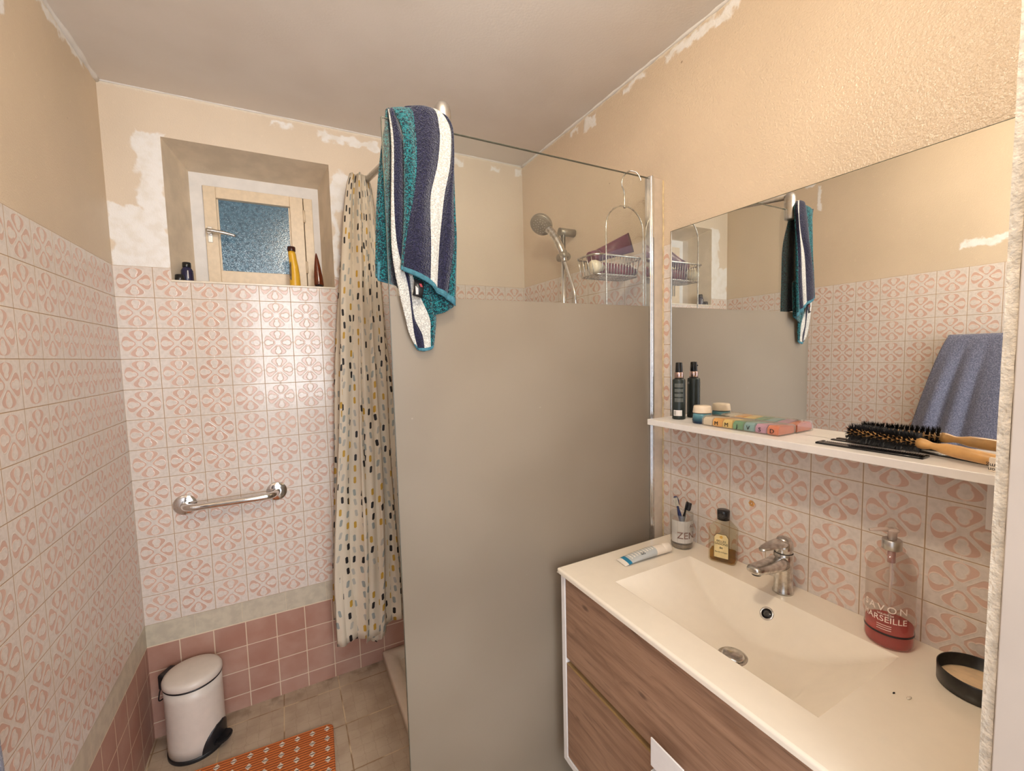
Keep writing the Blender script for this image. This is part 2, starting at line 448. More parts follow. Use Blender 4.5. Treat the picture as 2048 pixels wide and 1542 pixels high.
# ---------------------------------------------------------------- mesh helpers
class MB:
    def __init__(s): s.bm = bmesh.new(); s.uvl = None
    def _mark(s, faces, mi, smooth):
        for f in faces: f.material_index = mi; f.smooth = smooth
    def box(s, a, b, bev=0.0, mi=0, seg=2, smooth=False):
        lo = [min(p, q) for p, q in zip(a, b)]; hi = [max(p, q) for p, q in zip(a, b)]
        vs = [s.bm.verts.new((x, y, z)) for z in (lo[2], hi[2]) for y in (lo[1], hi[1]) for x in (lo[0], hi[0])]
        idx = [(0, 2, 3, 1), (4, 5, 7, 6), (0, 1, 5, 4), (2, 6, 7, 3), (0, 4, 6, 2), (1, 3, 7, 5)]
        fs = [s.bm.faces.new([vs[i] for i in q]) for q in idx]
        s._mark(fs, mi, smooth)
        if bev:
            es = list({e for f in fs for e in f.edges})
            r = bmesh.ops.bevel(s.bm, geom=es, offset=bev, segments=seg, affect='EDGES', profile=0.5)
            s._mark(r['faces'], mi, True)
            for f in r['faces']: f.material_index = mi
        return s
    def ring(s, pts): return [s.bm.verts.new(p) for p in pts]
    def bridge(s, r0, r1, closed=True, mi=0, smooth=True):
        n = len(r0); fs = []
        for i in range(n if closed else n - 1):
            j = (i + 1) % n
            fs.append(s.bm.faces.new((r0[i], r0[j], r1[j], r1[i])))
        s._mark(fs, mi, smooth); return fs
    def cap(s, r, flip=False, mi=0):
        f = s.bm.faces.new(list(reversed(r)) if flip else r); s._mark([f], mi, False); return f
    def loft(s, rings, mi=0, caps=True, smooth=True, closed=True):
        rs = [s.ring(r) for r in rings]
        for a, b in zip(rs, rs[1:]): s.bridge(a, b, closed, mi, smooth)
        if caps and closed: s.cap(rs[0], True, mi); s.cap(rs[-1], False, mi)
        return s
    def lathe(s, prof, c=(0, 0, 0), axis=(0, 0, 1), seg=32, mi=0, caps=True, smooth=True, sx=1.0, sy=1.0):
        ax = Vector(axis).normalized()
        t = Vector((1, 0, 0)) if abs(ax.x) < 0.9 else Vector((0, 1, 0))
        e1 = (t - ax * t.dot(ax)).normalized(); e2 = ax.cross(e1)
        c = Vector(c)
        rings = [[c + ax * h + e1 * (r * sx * math.cos(2 * PI * i / seg)) + e2 * (r * sy * math.sin(2 * PI * i / seg)) for i in range(seg)] for r, h in prof]
        return s.loft(rings, mi, caps, smooth)
    def cyl(s, p0, p1, r0, r1=None, seg=24, mi=0, smooth=True):
        p0, p1 = Vector(p0), Vector(p1); r1 = r0 if r1 is None else r1
        return s.lathe([(r0, 0), (r1, (p1 - p0).length)], p0, p1 - p0, seg, mi, True, smooth)
    def tube(s, pts, r, seg=10, mi=0, closed=False, cap=True):
        pts = [Vector(p) for p in pts]; n = len(pts)
        rr = r if isinstance(r, (list, tuple)) else [r] * n
        rings = []; prev = None
        for i, p in enumerate(pts):
            if closed: d = pts[(i + 1) % n] - pts[i - 1]
            else: d = pts[min(i + 1, n - 1)] - pts[max(i - 1, 0)]
            d.normalize()
            if prev is None:
                t = Vector((0, 0, 1)) if abs(d.z) < 0.9 else Vector((1, 0, 0))
            else: t = prev
            e1 = (t - d * t.dot(d)).normalized(); e2 = d.cross(e1); prev = e1
            rings.append(s.ring([p + e1 * rr[i] * math.cos(2 * PI * k / seg) + e2 * rr[i] * math.sin(2 * PI * k / seg) for k in range(seg)]))
        for a, b in zip(rings, rings[1:]): s.bridge(a, b, True, mi)
        if closed: s.bridge(rings[-1], rings[0], True, mi)
        elif cap: s.cap(rings[0], True, mi); s.cap(rings[-1], False, mi)
        return s
    def prism(s, poly, z0, z1, mi=0, smooth=False):
        return s.loft([[(x, y, z0) for x, y in poly], [(x, y, z1) for x, y in poly]], mi, True, smooth)
    def grid(s, P, mi=0, uv=None, mif=None, smooth=True):
        vs = [[s.bm.verts.new(p) for p in row] for row in P]
        uvl = s.bm.loops.layers.uv.verify() if uv else None
        for i in range(len(P) - 1):
            for j in range(len(P[0]) - 1):
                f = s.bm.faces.new((vs[i][j], vs[i][j + 1], vs[i + 1][j + 1], vs[i + 1][j]))
                f.smooth = smooth; f.material_index = mif(i, j) if mif else mi
                if uv:
                    for l, (a, b) in zip(f.loops, ((i, j), (i, j + 1), (i + 1, j + 1), (i + 1, j))): l[uvl].uv = uv[a][b]
        return vs
    def xf(s, M4): bmesh.ops.transform(s.bm, matrix=M4, verts=s.bm.verts); return s
    def build(s, name, mats, parent=None, world=False, origin=True, fixn=True):
        """parent given: vertices are in the parent's own frame unless world=True; otherwise the origin moves to the base"""
        if fixn: bmesh.ops.recalc_face_normals(s.bm, faces=s.bm.faces)
        me = bpy.data.meshes.new(name)
        off = Vector((0, 0, 0))
        if parent is None and origin and s.bm.verts:
            xs = [v.co.x for v in s.bm.verts]; ys = [v.co.y for v in s.bm.verts]; zs = [v.co.z for v in s.bm.verts]
            off = Vector(((min(xs) + max(xs)) / 2, (min(ys) + max(ys)) / 2, min(zs)))
            bmesh.ops.translate(s.bm, vec=-off, verts=s.bm.verts)
        elif parent is not None and world:
            q = parent; o = Vector((0, 0, 0))
            while q: o += q.location; q = q.parent
            bmesh.ops.translate(s.bm, vec=-o, verts=s.bm.verts)
        s.bm.to_mesh(me); s.bm.free()
        for k in (mats if isinstance(mats, (list, tuple)) else [mats]): me.materials.append(M[k] if isinstance(k, str) else k)
        o = bpy.data.objects.new(name, me); C.objects.link(o); o.location = off
        if parent: o.parent = parent
        return o


def tag(o, label=None, cat=None, group=None, kind=None):
    if label: o['label'] = label
    if cat: o['category'] = cat
    if group: o['group'] = group
    if kind: o['kind'] = kind
    return o


def thing(name, label, cat, loc=(0, 0, 0), rotz=0.0, group=None):
    o = bpy.data.objects.new(name, None); C.objects.link(o); o.empty_display_size = 0.05
    o.location = loc; o.rotation_euler = (0, 0, rotz)
    return tag(o, label, cat, group)


def struct(o): o['kind'] = 'structure'; return o


def text_bm(s, size, extr=0.0002, spacing=1.0, align='CENTER', font_scale_x=1.0):
    cu = bpy.data.curves.new('t', 'FONT'); cu.body = s; cu.size = size; cu.extrude = extr; cu.align_x = align; cu.align_y = 'CENTER'
    cu.space_character = spacing; cu.resolution_u = 3
    o = bpy.data.objects.new('t', cu); C.objects.link(o)
    dg = bpy.context.evaluated_depsgraph_get()
    me = bpy.data.meshes.new_from_object(o.evaluated_get(dg))
    bpy.data.objects.remove(o); bpy.data.curves.remove(cu)
    mb = MB(); mb.bm.from_mesh(me); bpy.data.meshes.remove(me)
    for v in mb.bm.verts: v.co.x *= font_scale_x
    return mb


def text_on(s, size, origin, right, up, name, mat, parent, world=True, **kw):
    mb = text_bm(s, size, **kw)
    r, u = Vector(right).normalized(), Vector(up).normalized(); n = r.cross(u)
    for v in mb.bm.verts: v.co = Vector(origin) + r * v.co.x + u * v.co.y + n * v.co.z
    return mb.build(name, mat, parent, world=world)


def text_wrap(s, size, c, R, ang0, z, name, mat, parent, world=True, **kw):
    """text bent round a vertical cylinder; ang0 = direction of its middle, reading left to right from outside"""
    mb = text_bm(s, size, **kw)
    for v in mb.bm.verts:
        a = ang0 + v.co.x / R; r = R + 0.0002 + v.co.z
        v.co = Vector((c[0] + r * math.cos(a), c[1] + r * math.sin(a), z + v.co.y))
    return mb.build(name, mat, parent, world=world)


def merge(mb, other):
    me = bpy.data.meshes.new('tmp'); other.bm.to_mesh(me); other.bm.free(); mb.bm.from_mesh(me); bpy.data.meshes.remove(me)


def smooth_pts(pts, n=8):
    P = [Vector(p) for p in pts]; out = []
    for i in range(len(P) - 1):
        p0, p1, p2, p3 = P[max(i - 1, 0)], P[i], P[i + 1], P[min(i + 2, len(P) - 1)]
        for k in range(n):
            t = k / n
            out.append(0.5 * ((2 * p1) + (-p0 + p2) * t + (2 * p0 - 5 * p1 + 4 * p2 - p3) * t * t + (-p0 + 3 * p1 - 3 * p2 + p3) * t ** 3))
    out.append(P[-1]); return out


# ---------------------------------------------------------------- room shell
struct(MB().box((-0.12, YN - 1.2, -0.1), (W + 0.12, 0.3, 0.0)).build('floor', 'floor'))
struct(MB().box((-0.12, YN - 0.2, ZC), (W + 0.12, 0.3, ZC + 0.1)).build('ceiling', 'ceiling'))
struct(MB().box((-0.12, YN - 0.2, 0), (0, 0, ZC)).build('wall_left', 'wall_left'))
struct(MB().box((W, YN - 0.2, 0), (W + 0.12, 0, ZC)).build('wall_right', 'wall_right'))

# back wall with the splayed window niche
NX0, NX1, NZ0, NZ1 = 0.163, 0.722, 1.722, 2.230       # opening in the room face
IX0, IX1, IZ1, ND = 0.210, 0.691, 2.192, 0.20         # inner end of the reveal
wb = MB()
def quad(mb, pts, mi=0):
    f = mb.bm.faces.new([mb.bm.verts.new(p) for p in pts]); f.material_index = mi; return f
quad(wb, [(-0.12, 0, 0), (W + 0.12, 0, 0), (W + 0.12, 0, NZ0), (-0.12, 0, NZ0)])
quad(wb, [(-0.12, 0, NZ1), (W + 0.12, 0, NZ1), (W + 0.12, 0, ZC), (-0.12, 0, ZC)])
quad(wb, [(-0.12, 0, NZ0), (NX0, 0, NZ0), (NX0, 0, NZ1), (-0.12, 0, NZ1)])
quad(wb, [(NX1, 0, NZ0), (W + 0.12, 0, NZ0), (W + 0.12, 0, NZ1), (NX1, 0, NZ1)])
# reveal faces, finely divided so the plaster edges can wander a little
def rgrid(a, b, c, d, nu, nv, mi, amp=0.0018):
    a, b, c, d = map(Vector, (a, b, c, d)); P = []
    for i in range(nv + 1):
        t = i / nv; row = []
        for j in range(nu + 1):
            s_ = j / nu
            q = (a * (1 - s_) + b * s_) * (1 - t) + (d * (1 - s_) + c * s_) * t
            if 0 < i < nv and 0 < j < nu: q = q + Vector((random.uniform(-amp, amp), random.uniform(-amp, amp), random.uniform(-amp, amp)))
            row.append(q)
        P.append(row)
    wb.grid(P, mi)
rgrid((NX0, 0, NZ0), (IX0, ND, NZ0), (IX0, ND, IZ1), (NX0, 0, NZ1), 6, 14, 1)
rgrid((IX1, ND, NZ0), (NX1, 0, NZ0), (NX1, 0, NZ1), (IX1, ND, IZ1), 6, 14, 1)
rgrid((NX0, 0, NZ1), (NX1, 0, NZ1), (IX1, ND, IZ1), (IX0, ND, IZ1), 16, 6, 1)
rgrid((NX0, 0, NZ0), (NX1, 0, NZ0), (IX1, ND, NZ0), (IX0, ND, NZ0), 8, 4, 3, 0)
# white filled surround at the end of the reveal, hole for the casement
SX0, SX1, SZ0, SZ1 = 0.252, 0.664, NZ0, 2.143
for q in ([(IX0, NZ0), (SX0, NZ0), (SX0, SZ1), (IX0, SZ1)], [(SX1, NZ0), (IX1, NZ0), (IX1, SZ1), (SX1, SZ1)], [(IX0, SZ1), (IX1, SZ1), (IX1, IZ1), (IX0, IZ1)]):
    quad(wb, [(x, ND, z) for x, z in q], 2)
wb.box((SX0 - 0.01, ND + 0.06, NZ0 - 0.02), (SX1 + 0.01, ND + 0.1, SZ1 + 0.02), mi=2)
wb.box((-0.12, ND + 0.1, 0), (W + 0.12, ND + 0.14, ZC), mi=1)
struct(wb.build('wall_back', ['wall_back', 'plaster', 'white_plaster', 'sill'], fixn=False))

# tiled sill nose under the niche
struct(MB().box((NX0 - 0.002, -0.004, NZ0 - 0.007), (NX1 + 0.004, 0.012, NZ0 + 0.001), 0.002).build('trim_1', 'sill'))
# plaster beads in the ceiling corners
def corner_bead(name, p0, p1, r):
    p0, p1 = Vector(p0), Vector(p1); pts = []; n = 60; rad = []
    for i in range(n + 1):
        pts.append(p0.lerp(p1, i / n)); rad.append(r * random.uniform(0.6, 1.25))
    struct(MB().tube(pts, rad, 8).build(name, 'white_plaster'))
corner_bead('trim_2', (0, YN, ZC), (0, 0, ZC), 0.010)
corner_bead('trim_3', (W, YN, ZC), (W, 0, ZC), 0.007)
corner_bead('trim_4', (0, 0, ZC), (W, 0, ZC), 0.004)

# wall with the doorway (camera stands in it) and the jamb at the right
DX0, DX1 = 0.18, 1.153
front = MB()
front.box((0, YN - 0.2, 0), (DX0, YN, ZC)); front.box((DX0, YN - 0.2, 2.2), (DX1, YN, ZC))
front.box((DX1 + 0.005, YN - 0.2, 0), (W, YN, ZC))
struct(front.build('wall_front', 'rough_plaster'))
# rough plaster edge of the doorway: a thin wandering strip
pl = MB(); rings = []
for i in range(121):
    z = i / 120 * 2.2; w1 = random.uniform(-0.0003, 0.0003); w2 = random.uniform(-0.0003, 0.0003)
    rings.append([(DX1 + 0.006, YN + w1, z), (DX1 + w2, YN + w1 * 0.5 - 0.001, z), (DX1 - 0.001 + w2, YN - 0.0105 + w1, z), (DX1 + 0.006, YN - 0.0105 + w1, z)])
pl.loft(rings, smooth=False); struct(pl.build('trim_5', 'rough_plaster'))
dj = MB()
dj.box((DX1 - 0.004, YN - 0.19, 0), (DX1 + 0.006, YN - 0.0112, 2.2), 0.0012)
dj.box((DX1 - 0.006, YN - 0.2, 0), (DX1 + 0.005, YN - 0.19, 2.2))
dj.box((DX0 - 0.002, YN - 0.19, 0), (DX0 + 0.012, YN - 0.0112, 2.2), 0.0012)
dj.box((DX0, YN - 0.19, 2.188), (DX1, YN - 0.0112, 2.2), 0.0012)
struct(dj.build('door_1', 'door_paint'))

# ---------------------------------------------------------------- window
wf = MB()
wf.box((0.628, ND - 0.004, NZ0), (SX1, ND + 0.05, SZ1), 0.002)
wf.box((SX0, ND + 0.03, NZ0), (SX0 + 0.01, ND + 0.06, SZ1)); wf.box((SX0, ND + 0.03, SZ1 - 0.01), (SX1, ND + 0.06, SZ1))
win = struct(wf.build('window_1', 'cream_paint'))
sash = MB()
x0, x1, z0, z1 = SX0 + 0.003, 0.625, NZ0 + 0.004, SZ1 - 0.002
px0, px1, pz0, pz1 = 0.299, 0.572, 1.800, 2.096
sash.box((x0, ND - 0.012, z0), (px0, ND + 0.028, z1), 0.002); sash.box((px1, ND - 0.012, z0), (x1, ND + 0.028, z1), 0.002)
sash.box((px0, ND - 0.012, z0), (px1, ND + 0.028, pz0), 0.002); sash.box((px0, ND - 0.012, pz1), (px1, ND + 0.028, z1), 0.002)
sash.box((px0 - 0.001, ND + 0.004, pz0), (px0 + 0.006, ND + 0.02, pz1)); sash.box((px1 - 0.006, ND + 0.004, pz0), (px1 + 0.001, ND + 0.02, pz1))
sash.build('casement', 'cream_paint', win, world=True)
MB().box((px0 + 0.001, ND + 0.012, pz0), (px1 - 0.001, ND + 0.016, pz1)).build('pane', 'pane', win, world=True)
wh = MB()
wh.box((0.263, ND - 0.016, 1.912), (0.279, ND - 0.012, 1.975), 0.001)
wh.cyl((0.271, ND - 0.014, 1.950), (0.271, ND - 0.045, 1.950), 0.009)
wh.tube(smooth_pts([(0.262, ND - 0.045, 1.953), (0.29, ND - 0.047, 1.951), (0.33, ND - 0.047, 1.946), (0.362, ND - 0.046, 1.939)], 4), [0.0085] * 4 + [0.0075] * 4 + [0.006] * 4 + [0.005], 10)
tag(wh.build('window_handle', 'alu', win, world=True), 'aluminium lever handle')
for zz in (2.06, 1.835):
    MB().cyl((0.628, ND - 0.016, zz - 0.026), (0.628, ND - 0.016, zz + 0.026), 0.0048, seg=12).build('hinge', 'cream_paint', win, world=True)

# bottles on the sill
b = thing('shampoo_bottle', 'yellow squeeze bottle with dark brown cap on the window sill', 'bottle', (0.572, 0.060, NZ0))
yb = MB()
prof = [(0, 0.030, 0.017, 0), (0.006, 0.031, 0.018, 0), (0.05, 0.029, 0.017, 0), (0.09, 0.025, 0.016, -0.001), (0.12, 0.022, 0.016, -0.004), (0.140, 0.022, 0.016, -0.006), (0.150, 0.019, 0.015, -0.007)]
yb.loft([[(dx + rx * 0.68 * math.cos(t * 2 * PI / 28), ry * math.sin(t * 2 * PI / 28), z) for t in range(28)] for z, rx, ry, dx in prof])
yb.build('bottle_body', simple('yellow_plastic', srgb(222, 172, 48), 0.3, var=0.03), b)
MB().lathe([(0.0148, 0.150), (0.0155, 0.152), (0.0155, 0.168), (0.013, 0.170)], (-0.007, 0, 0), seg=24).build('cap', simple('brown_cap', srgb(58, 22, 16), 0.3), b)
lb = MB()
P = []
for i in range(9):
    z = 0.03 + 0.075 * i / 8; row = []
    rr = 0.0215 - 0.0000 * i; ww = math.sin(PI * (i + 0.6) / 9.2)
    for j in range(7):
        a = PI * 1.30 - 0.20 * PI * ww + 0.12 * PI * (j / 6 * 2 - 1) * 1.6 * ww
        k = 0.0305 + (0.024 - 0.0305) * (z / 0.12)
        row.append((k * 0.70 * math.cos(a) - 0.0006, 0.0188 * math.sin(a) - 0.0004, z))
    P.append(row)
lb.grid(P); tag(lb.build('paper_label', simple('drink_label', srgb(120, 104, 86), 0.5, var=0.5, nscale=90), b), 'oval brown and green printed label')

b = thing('shower_gel_bottle', 'amber brown pointed bottle standing on its black cap at the right of the window sill', 'bottle', (0.664, 0.045, NZ0))
ab = MB()
rings = []
for z, rx, ry in [(0.012, 0.0185, 0.0145), (0.02, 0.0188, 0.0145), (0.05, 0.0172, 0.012), (0.09, 0.0125, 0.0085), (0.12, 0.008, 0.005), (0.140, 0.004, 0.0026), (0.148, 0.0015, 0.001)]:
    rings.append([(rx * math.cos(t * 2 * PI / 24) - 0.006 * z / 0.15, ry * math.sin(t * 2 * PI / 24), z) for t in range(24)])
ab.loft(rings); ab.build('bottle_body', simple('amber_plastic', srgb(96, 40, 18), 0.12, var=0.25, nscale=50), b)
MB().lathe([(0.0155, 0), (0.016, 0.002), (0.0165, 0.014)], seg=24).build('cap', 'black_gloss', b)

b = thing('cosmetic_bottle', 'small dark navy bottle with black cap at the left of the window sill', 'bottle', (0.203, 0.055, NZ0))
MB().lathe([(0.0195, 0), (0.0205, 0.003), (0.0200, 0.03), (0.0195, 0.045), (0.014, 0.056), (0.013, 0.058)], seg=28).build('bottle_body', simple('navy_plastic', srgb(38, 36, 66), 0.25), b)
MB().lathe([(0.0135, 0.058), (0.0142, 0.060), (0.0138, 0.075), (0.012, 0.077)], seg=24).build('cap', 'black_gloss', b)
tag(MB().box((0.004, -0.0212, 0.014), (0.0065, -0.0195, 0.044)).build('printed_mark', 'white', b), 'white vertical print')
cp = MB(); cp.lathe([(0.016, 0), (0.017, 0.002), (0.0145, 0.024), (0.012, 0.026)], (0, 0, 0), seg=24)
cp.xf(Matrix.Translation((0.183, 0.030, NZ0 + 0.0)) )
tag(cp.build('bottle_cap', 'black_gloss'), 'loose black conical cap in front of the navy bottle on the sill', 'cap')

# ---------------------------------------------------------------- grab bar
g = thing('grab_bar', 'chrome grab bar with two round flanges on the patterned tiles below the window', 'grab bar', (0.302, 0, 0.880))
pts = smooth_pts([(-0.153, -0.004, 0.0), (-0.150, -0.03, 0.0), (-0.135, -0.052, 0.0), (-0.10, -0.060, 0.0), (0.0, -0.060, 0.0), (0.10, -0.060, 0.0), (0.135, -0.052, 0.0), (0.150, -0.03, 0.0), (0.153, -0.004, 0.0)], 5)
MB().tube(pts, 0.0135, 20).build('bar', 'chrome', g)
for sx in (-1, 1):
    MB().lathe([(0.038, 0), (0.0385, 0.003), (0.0365, 0.006), (0.026, 0.0075), (0.020, 0.010), (0.0145, 0.0105)], (sx * 0.153, 0, 0), (0, -1, 0), 36).build('flange', 'chrome', g)

# ---------------------------------------------------------------- pedal bin
g = thing('pedal_bin', 'white pedal bin with black base and pedal in the corner by the tiles', 'bin', (0.150, -0.108, 0))
bd = MB()
n = 56; rings = []
R = 0.088
for z in (0.014, 0.05, 0.075, 0.10, 0.16, 0.22, 0.262): rings.append([(R * math.cos(2 * PI * i / n), R * math.sin(2 * PI * i / n), z) for i in range(n)])
bd.loft(rings); bd.build('body', 'bin_white', g)
MB().lathe([(R + 0.002, 0), (R + 0.003, 0.002), (R + 0.003, 0.013), (R + 0.001, 0.015)], seg=56).build('base', 'black', g)
MB().lathe([(R + 0.0005, 0.261), (R + 0.0022, 0.263), (R + 0.0022, 0.267), (R, 0.268)], seg=56).build('gasket', 'black', g)
MB().lathe([(R + 0.002, 0.268), (R + 0.003, 0.270), (R + 0.003, 0.281), (R - 0.001, 0.289), (R - 0.010, 0.2935), (0.05, 0.2965), (0.02, 0.298), (0.001, 0.2985)], seg=56).build('lid', 'bin_white', g)
# black pedal housing bulging out of the front (towards +x) with a rounded paddle
ph = MB(); rings = []
for k in range(9):
    t = k / 8; z = 0.002 + 0.088 * t
    wd = 0.060 * math.sqrt(max(0.0, 1 - (t * 0.98) ** 2.2)) + 0.002
    rings.append([(math.sqrt(max(R * R - (wd * s) ** 2, 0)) * 1.0 + 0.0035 + (0.0 if e else -0.01), wd * s, z) for e, s in [(1, -1), (1, -0.6), (1, -0.2), (1, 0.2), (1, 0.6), (1, 1), (0, 1), (0, 0), (0, -1)]])
ph.loft(rings); ph.xf(Matrix.Rotation(math.radians(-30), 4, 'Z')); ph.build('pedal_housing', 'black', g)
pd = MB()
outl = [(0.078, -0.030), (0.098, -0.034), (0.116, -0.028), (0.124, -0.012), (0.125, 0.006), (0.119, 0.022), (0.103, 0.030), (0.078, 0.030)]
pd.loft([[(x, y, 0.020 + (x - 0.08) * 0.2 - 0.0) for x, y in outl], [(x, y, 0.036 + (x - 0.08) * 0.15) for x, y in outl]], smooth=False)
bmesh.ops.bevel(pd.bm, geom=list(pd.bm.edges), offset=0.003, segments=2, affect='EDGES')
pd.xf(Matrix.Rotation(math.radians(-30), 4, 'Z')); pd.build('pedal', 'black', g)
hg = MB(); hg.box((-R - 0.022, -0.03, 0.232), (-R + 0.006, 0.03, 0.288), 0.006); hg.box((-R - 0.014, -0.022, 0.195), (-R + 0.004, 0.022, 0.236), 0.003)
hg.xf(Matrix.Rotation(math.radians(-30), 4, 'Z')); hg.build('hinge', 'black', g)
hd = MB(); hd.tube(smooth_pts([(-R - 0.012, -0.026, 0.245), (-R - 0.022, -0.026, 0.215), (-R - 0.024, -0.024, 0.188), (-R - 0.024, 0.024, 0.188), (-R - 0.022, 0.026, 0.215), (-R - 0.012, 0.026, 0.245)], 4), 0.0022, 8)
hd.xf(Matrix.Rotation(math.radians(-30), 4, 'Z')); hd.build('carry_handle', 'black', g)

# ---------------------------------------------------------------- bath mat
mt = MB()
def rrect(x0, y0, x1, y1, r, n=6):
    out = []
    for cx, cy, a0 in ((x1 - r, y1 - r, 0), (x0 + r, y1 - r, PI / 2), (x0 + r, y0 + r, PI), (x1 - r, y0 + r, 3 * PI / 2)):
        for k in range(n + 1): out.append((cx + r * math.cos(a0 + PI / 2 * k / n), cy + r * math.sin(a0 + PI / 2 * k / n)))
    return out
def inset(poly, d):
    cx = sum(p[0] for p in poly) / len(poly); cy = sum(p[1] for p in poly) / len(poly)
    return [(x - math.copysign(min(d, abs(x - cx)), x - cx), y - math.copysign(min(d, abs(y - cy)), y - cy)) for x, y in poly]
o = rrect(-0.25, -0.78, 0.25, 0.0, 0.022)
mt.loft([[(x, y, 0.0) for x, y in o], [(x, y, 0.007) for x, y in o], [(x, y, 0.010) for x, y in inset(o, 0.003)]], smooth=False)
mo = mt.build('bath_mat', 'mat', origin=False)
mo.location = (0.352, -0.253, 0.0005); mo.rotation_euler = (0, 0, math.radians(-3.2))
mo.location.y -= 0.0
tag(mo, 'orange ribbed bath mat with cream diamonds on the beige floor tiles', 'bath mat')

# ---------------------------------------------------------------- shower tray
tr = MB()
tr.box((0.843, -0.955, 0.0), (W - 0.002, -0.002, 0.020))
to = rrect(0.843, -0.955, W - 0.002, -0.002, 0.006, 2)
ti = rrect(0.895, -0.905, W - 0.05, -0.05, 0.03, 2)
tr2 = MB(); rs = [[(x, y, 0.0) for x, y in to], [(x, y, 0.042) for x, y in to], [(x, y, 0.047) for x, y in inset(to, 0.005)], [(x, y, 0.047) for x, y in ti], [(x, y, 0.022) for x, y in inset(ti, 0.01)]]
tr2.loft(rs); tr.bm.free()
g = tag(tr2.build('shower_tray', 'tray'), 'white low shower tray on the floor in the far right corner', 'shower tray')
MB().lathe([(0.045, 0), (0.044, 0.003), (0.02, 0.005), (0.001, 0.005)], (1.25, -0.48, 0.0225), seg=32).build('drain_cover', 'chrome', g, world=True)

# ---------------------------------------------------------------- shower screen
GY = -0.934
g = thing('shower_screen', 'fixed shower screen, clear glass above and frosted below, in a chrome wall profile', 'shower screen', (1.2, GY + 0.004, 0.050))
gp = MB(); gp.box((0.745, GY, 1.567), (1.606, GY + 0.008, 1.983))
tag(gp.build('clear_glass', 'glass', g, world=True), 'clear upper glass')
fz = MB(); fz.box((0.745, GY, 0.050), (1.606, GY + 0.008, 1.567))
tag(fz.build('frosted_glass', 'frosted', g, world=True), 'frosted lower glass')
ed = MB(); ed.box((0.744, GY + 0.0005, 0.052), (0.7455, GY + 0.0075, 1.983)); ed.box((0.744, GY + 0.0005, 1.9825), (1.604, GY + 0.0075, 1.9838))
ed.build('polished_edge', 'glass_edge', g, world=True)
pf = MB()
pf.box((1.596, GY - 0.009, 0.050), (1.614, GY + 0.017, 1.988), 0.003)
pf.box((1.600, GY - 0.013, 0.050), (1.606, GY + 0.0, 1.988), 0.0025)
pf.build('chrome_post', 'chrome', g, world=True)
pf = MB()
pf.box((1.614, GY - 0.006, 0.050), (W, GY + 0.014, 1.984), 0.0015)
tag(pf.build('wall_profile', simple('aged_white_profile', srgb(206, 190, 172), 0.35, var=0.05), g, world=True), 'off white wall channel')

bd_ = MB(); n_ = 90; bd_.tube([(W - 0.001, GY - 0.008 + random.uniform(-0.0006, 0.0006), lerp_ * 1.93 / n_ + 0.05) for lerp_ in range(n_ + 1)], [0.0022 * random.uniform(0.8, 1.25) for _ in range(n_ + 1)], 8)
tag(bd_.build('silicone_bead', simple('yellowed_silicone', srgb(212, 190, 146), 0.45, var=0.15, nscale=60), g, world=True), 'yellowed silicone joint')

# curtain rod: bracket capsule on the glass and a thin bent rod to the window wall
g = thing('curtain_rod', 'steel curtain rod from the glass clamp to the window wall', 'curtain rod', (0.897, -0.930, 1.93))
ca = MB(); ca.lathe([(0.018, 1.945), (0.0205, 1.950), (0.0215, 2.012), (0.0213, 2.0125), (0.0213, 2.0135), (0.0215, 2.014), (0.0210, 2.032), (0.0185, 2.043), (0.013, 2.051), (0.006, 2.0545), (0.001, 2.055)], (0.897, -0.930, 0), seg=32)
ca.build('clamp_bracket', 'alu', g, world=True)
ra_, rb_ = Vector((0.895, -0.912, 2.042)), Vector((0.848, -0.004, 2.163))
MB().tube([ra_, ra_.lerp(rb_, 0.5), rb_], 0.0120, 20).build('rod', 'alu', g, world=True)
MB().lathe([(0.019, 0), (0.019, 0.004), (0.016, 0.010), (0.0145, 0.03)], (0.848, 0, 2.163), (0, -1, 0), 28).build('wall_flange', 'black', g, world=True)

# ---------------------------------------------------------------- shower curtain (gathered against the wall)
cu = MB()
ZT, ZB = 2.158, 0.250
NP = 9; per = 30; NV = 60
rows = []; uvs = []
def lerp(a, b, t): return a + (b - a) * t
FX = [-0.28, 0.34, -1.0, 0.78, -0.62, 1.0, -0.92, 0.55, -1.0, 0.9]   # where each fold turns, as a share of the bundle's half width
def fold_x(ph):
    k = min(int(ph), NP - 1); q = ph - k
    return lerp(FX[k], FX[k + 1], q)
def plan(s, t):
    """s 0..1 along the cloth, t 0 top .. 1 bottom"""
    ph = s * NP
    yv = lerp(-0.155 + 0.115 * s, -0.215 + 0.145 * s, t)
    amp = 0.038 + 0.110 * min(1, t * 1.15) ** 0.62
    xc = lerp(0.826, 0.786, t)
    tri = fold_x(ph)
    q = ph - int(min(ph, NP - 1e-6))
    x = xc + amp * tri
    wide = abs(FX[min(int(ph), NP - 1) + 1] - FX[min(int(ph), NP - 1)])
    y2 = yv + (0.013 + 0.009 * t) * math.sin(PI * q * max(1, round(wide * 2.2)) * 1.0 + 0.8 * t + int(ph) * 1.3) * math.sin(PI * q)
    y2 += 0.0045 * math.sin(ph * 2 * PI * 2.6 + 5 * t + math.sin(t * 6)) + 0.002 * math.sin(ph * 2 * PI * 5.3 - 7 * t) + 0.005 * math.sin(11 * s + 7 * t)
    x += 0.005 * math.sin(t * 9 + ph * 1.7)
    y2 = min(y2, -0.004)
    return x, y2
CUM = [0.0]
for k in range(NP): CUM.append(CUM[-1] + abs(FX[k + 1] - FX[k]) * 0.128 + 0.012)
def cloth_u(s_):
    ph = s_ * NP; k = min(int(ph), NP - 1); return lerp(CUM[k], CUM[k + 1], ph - k)
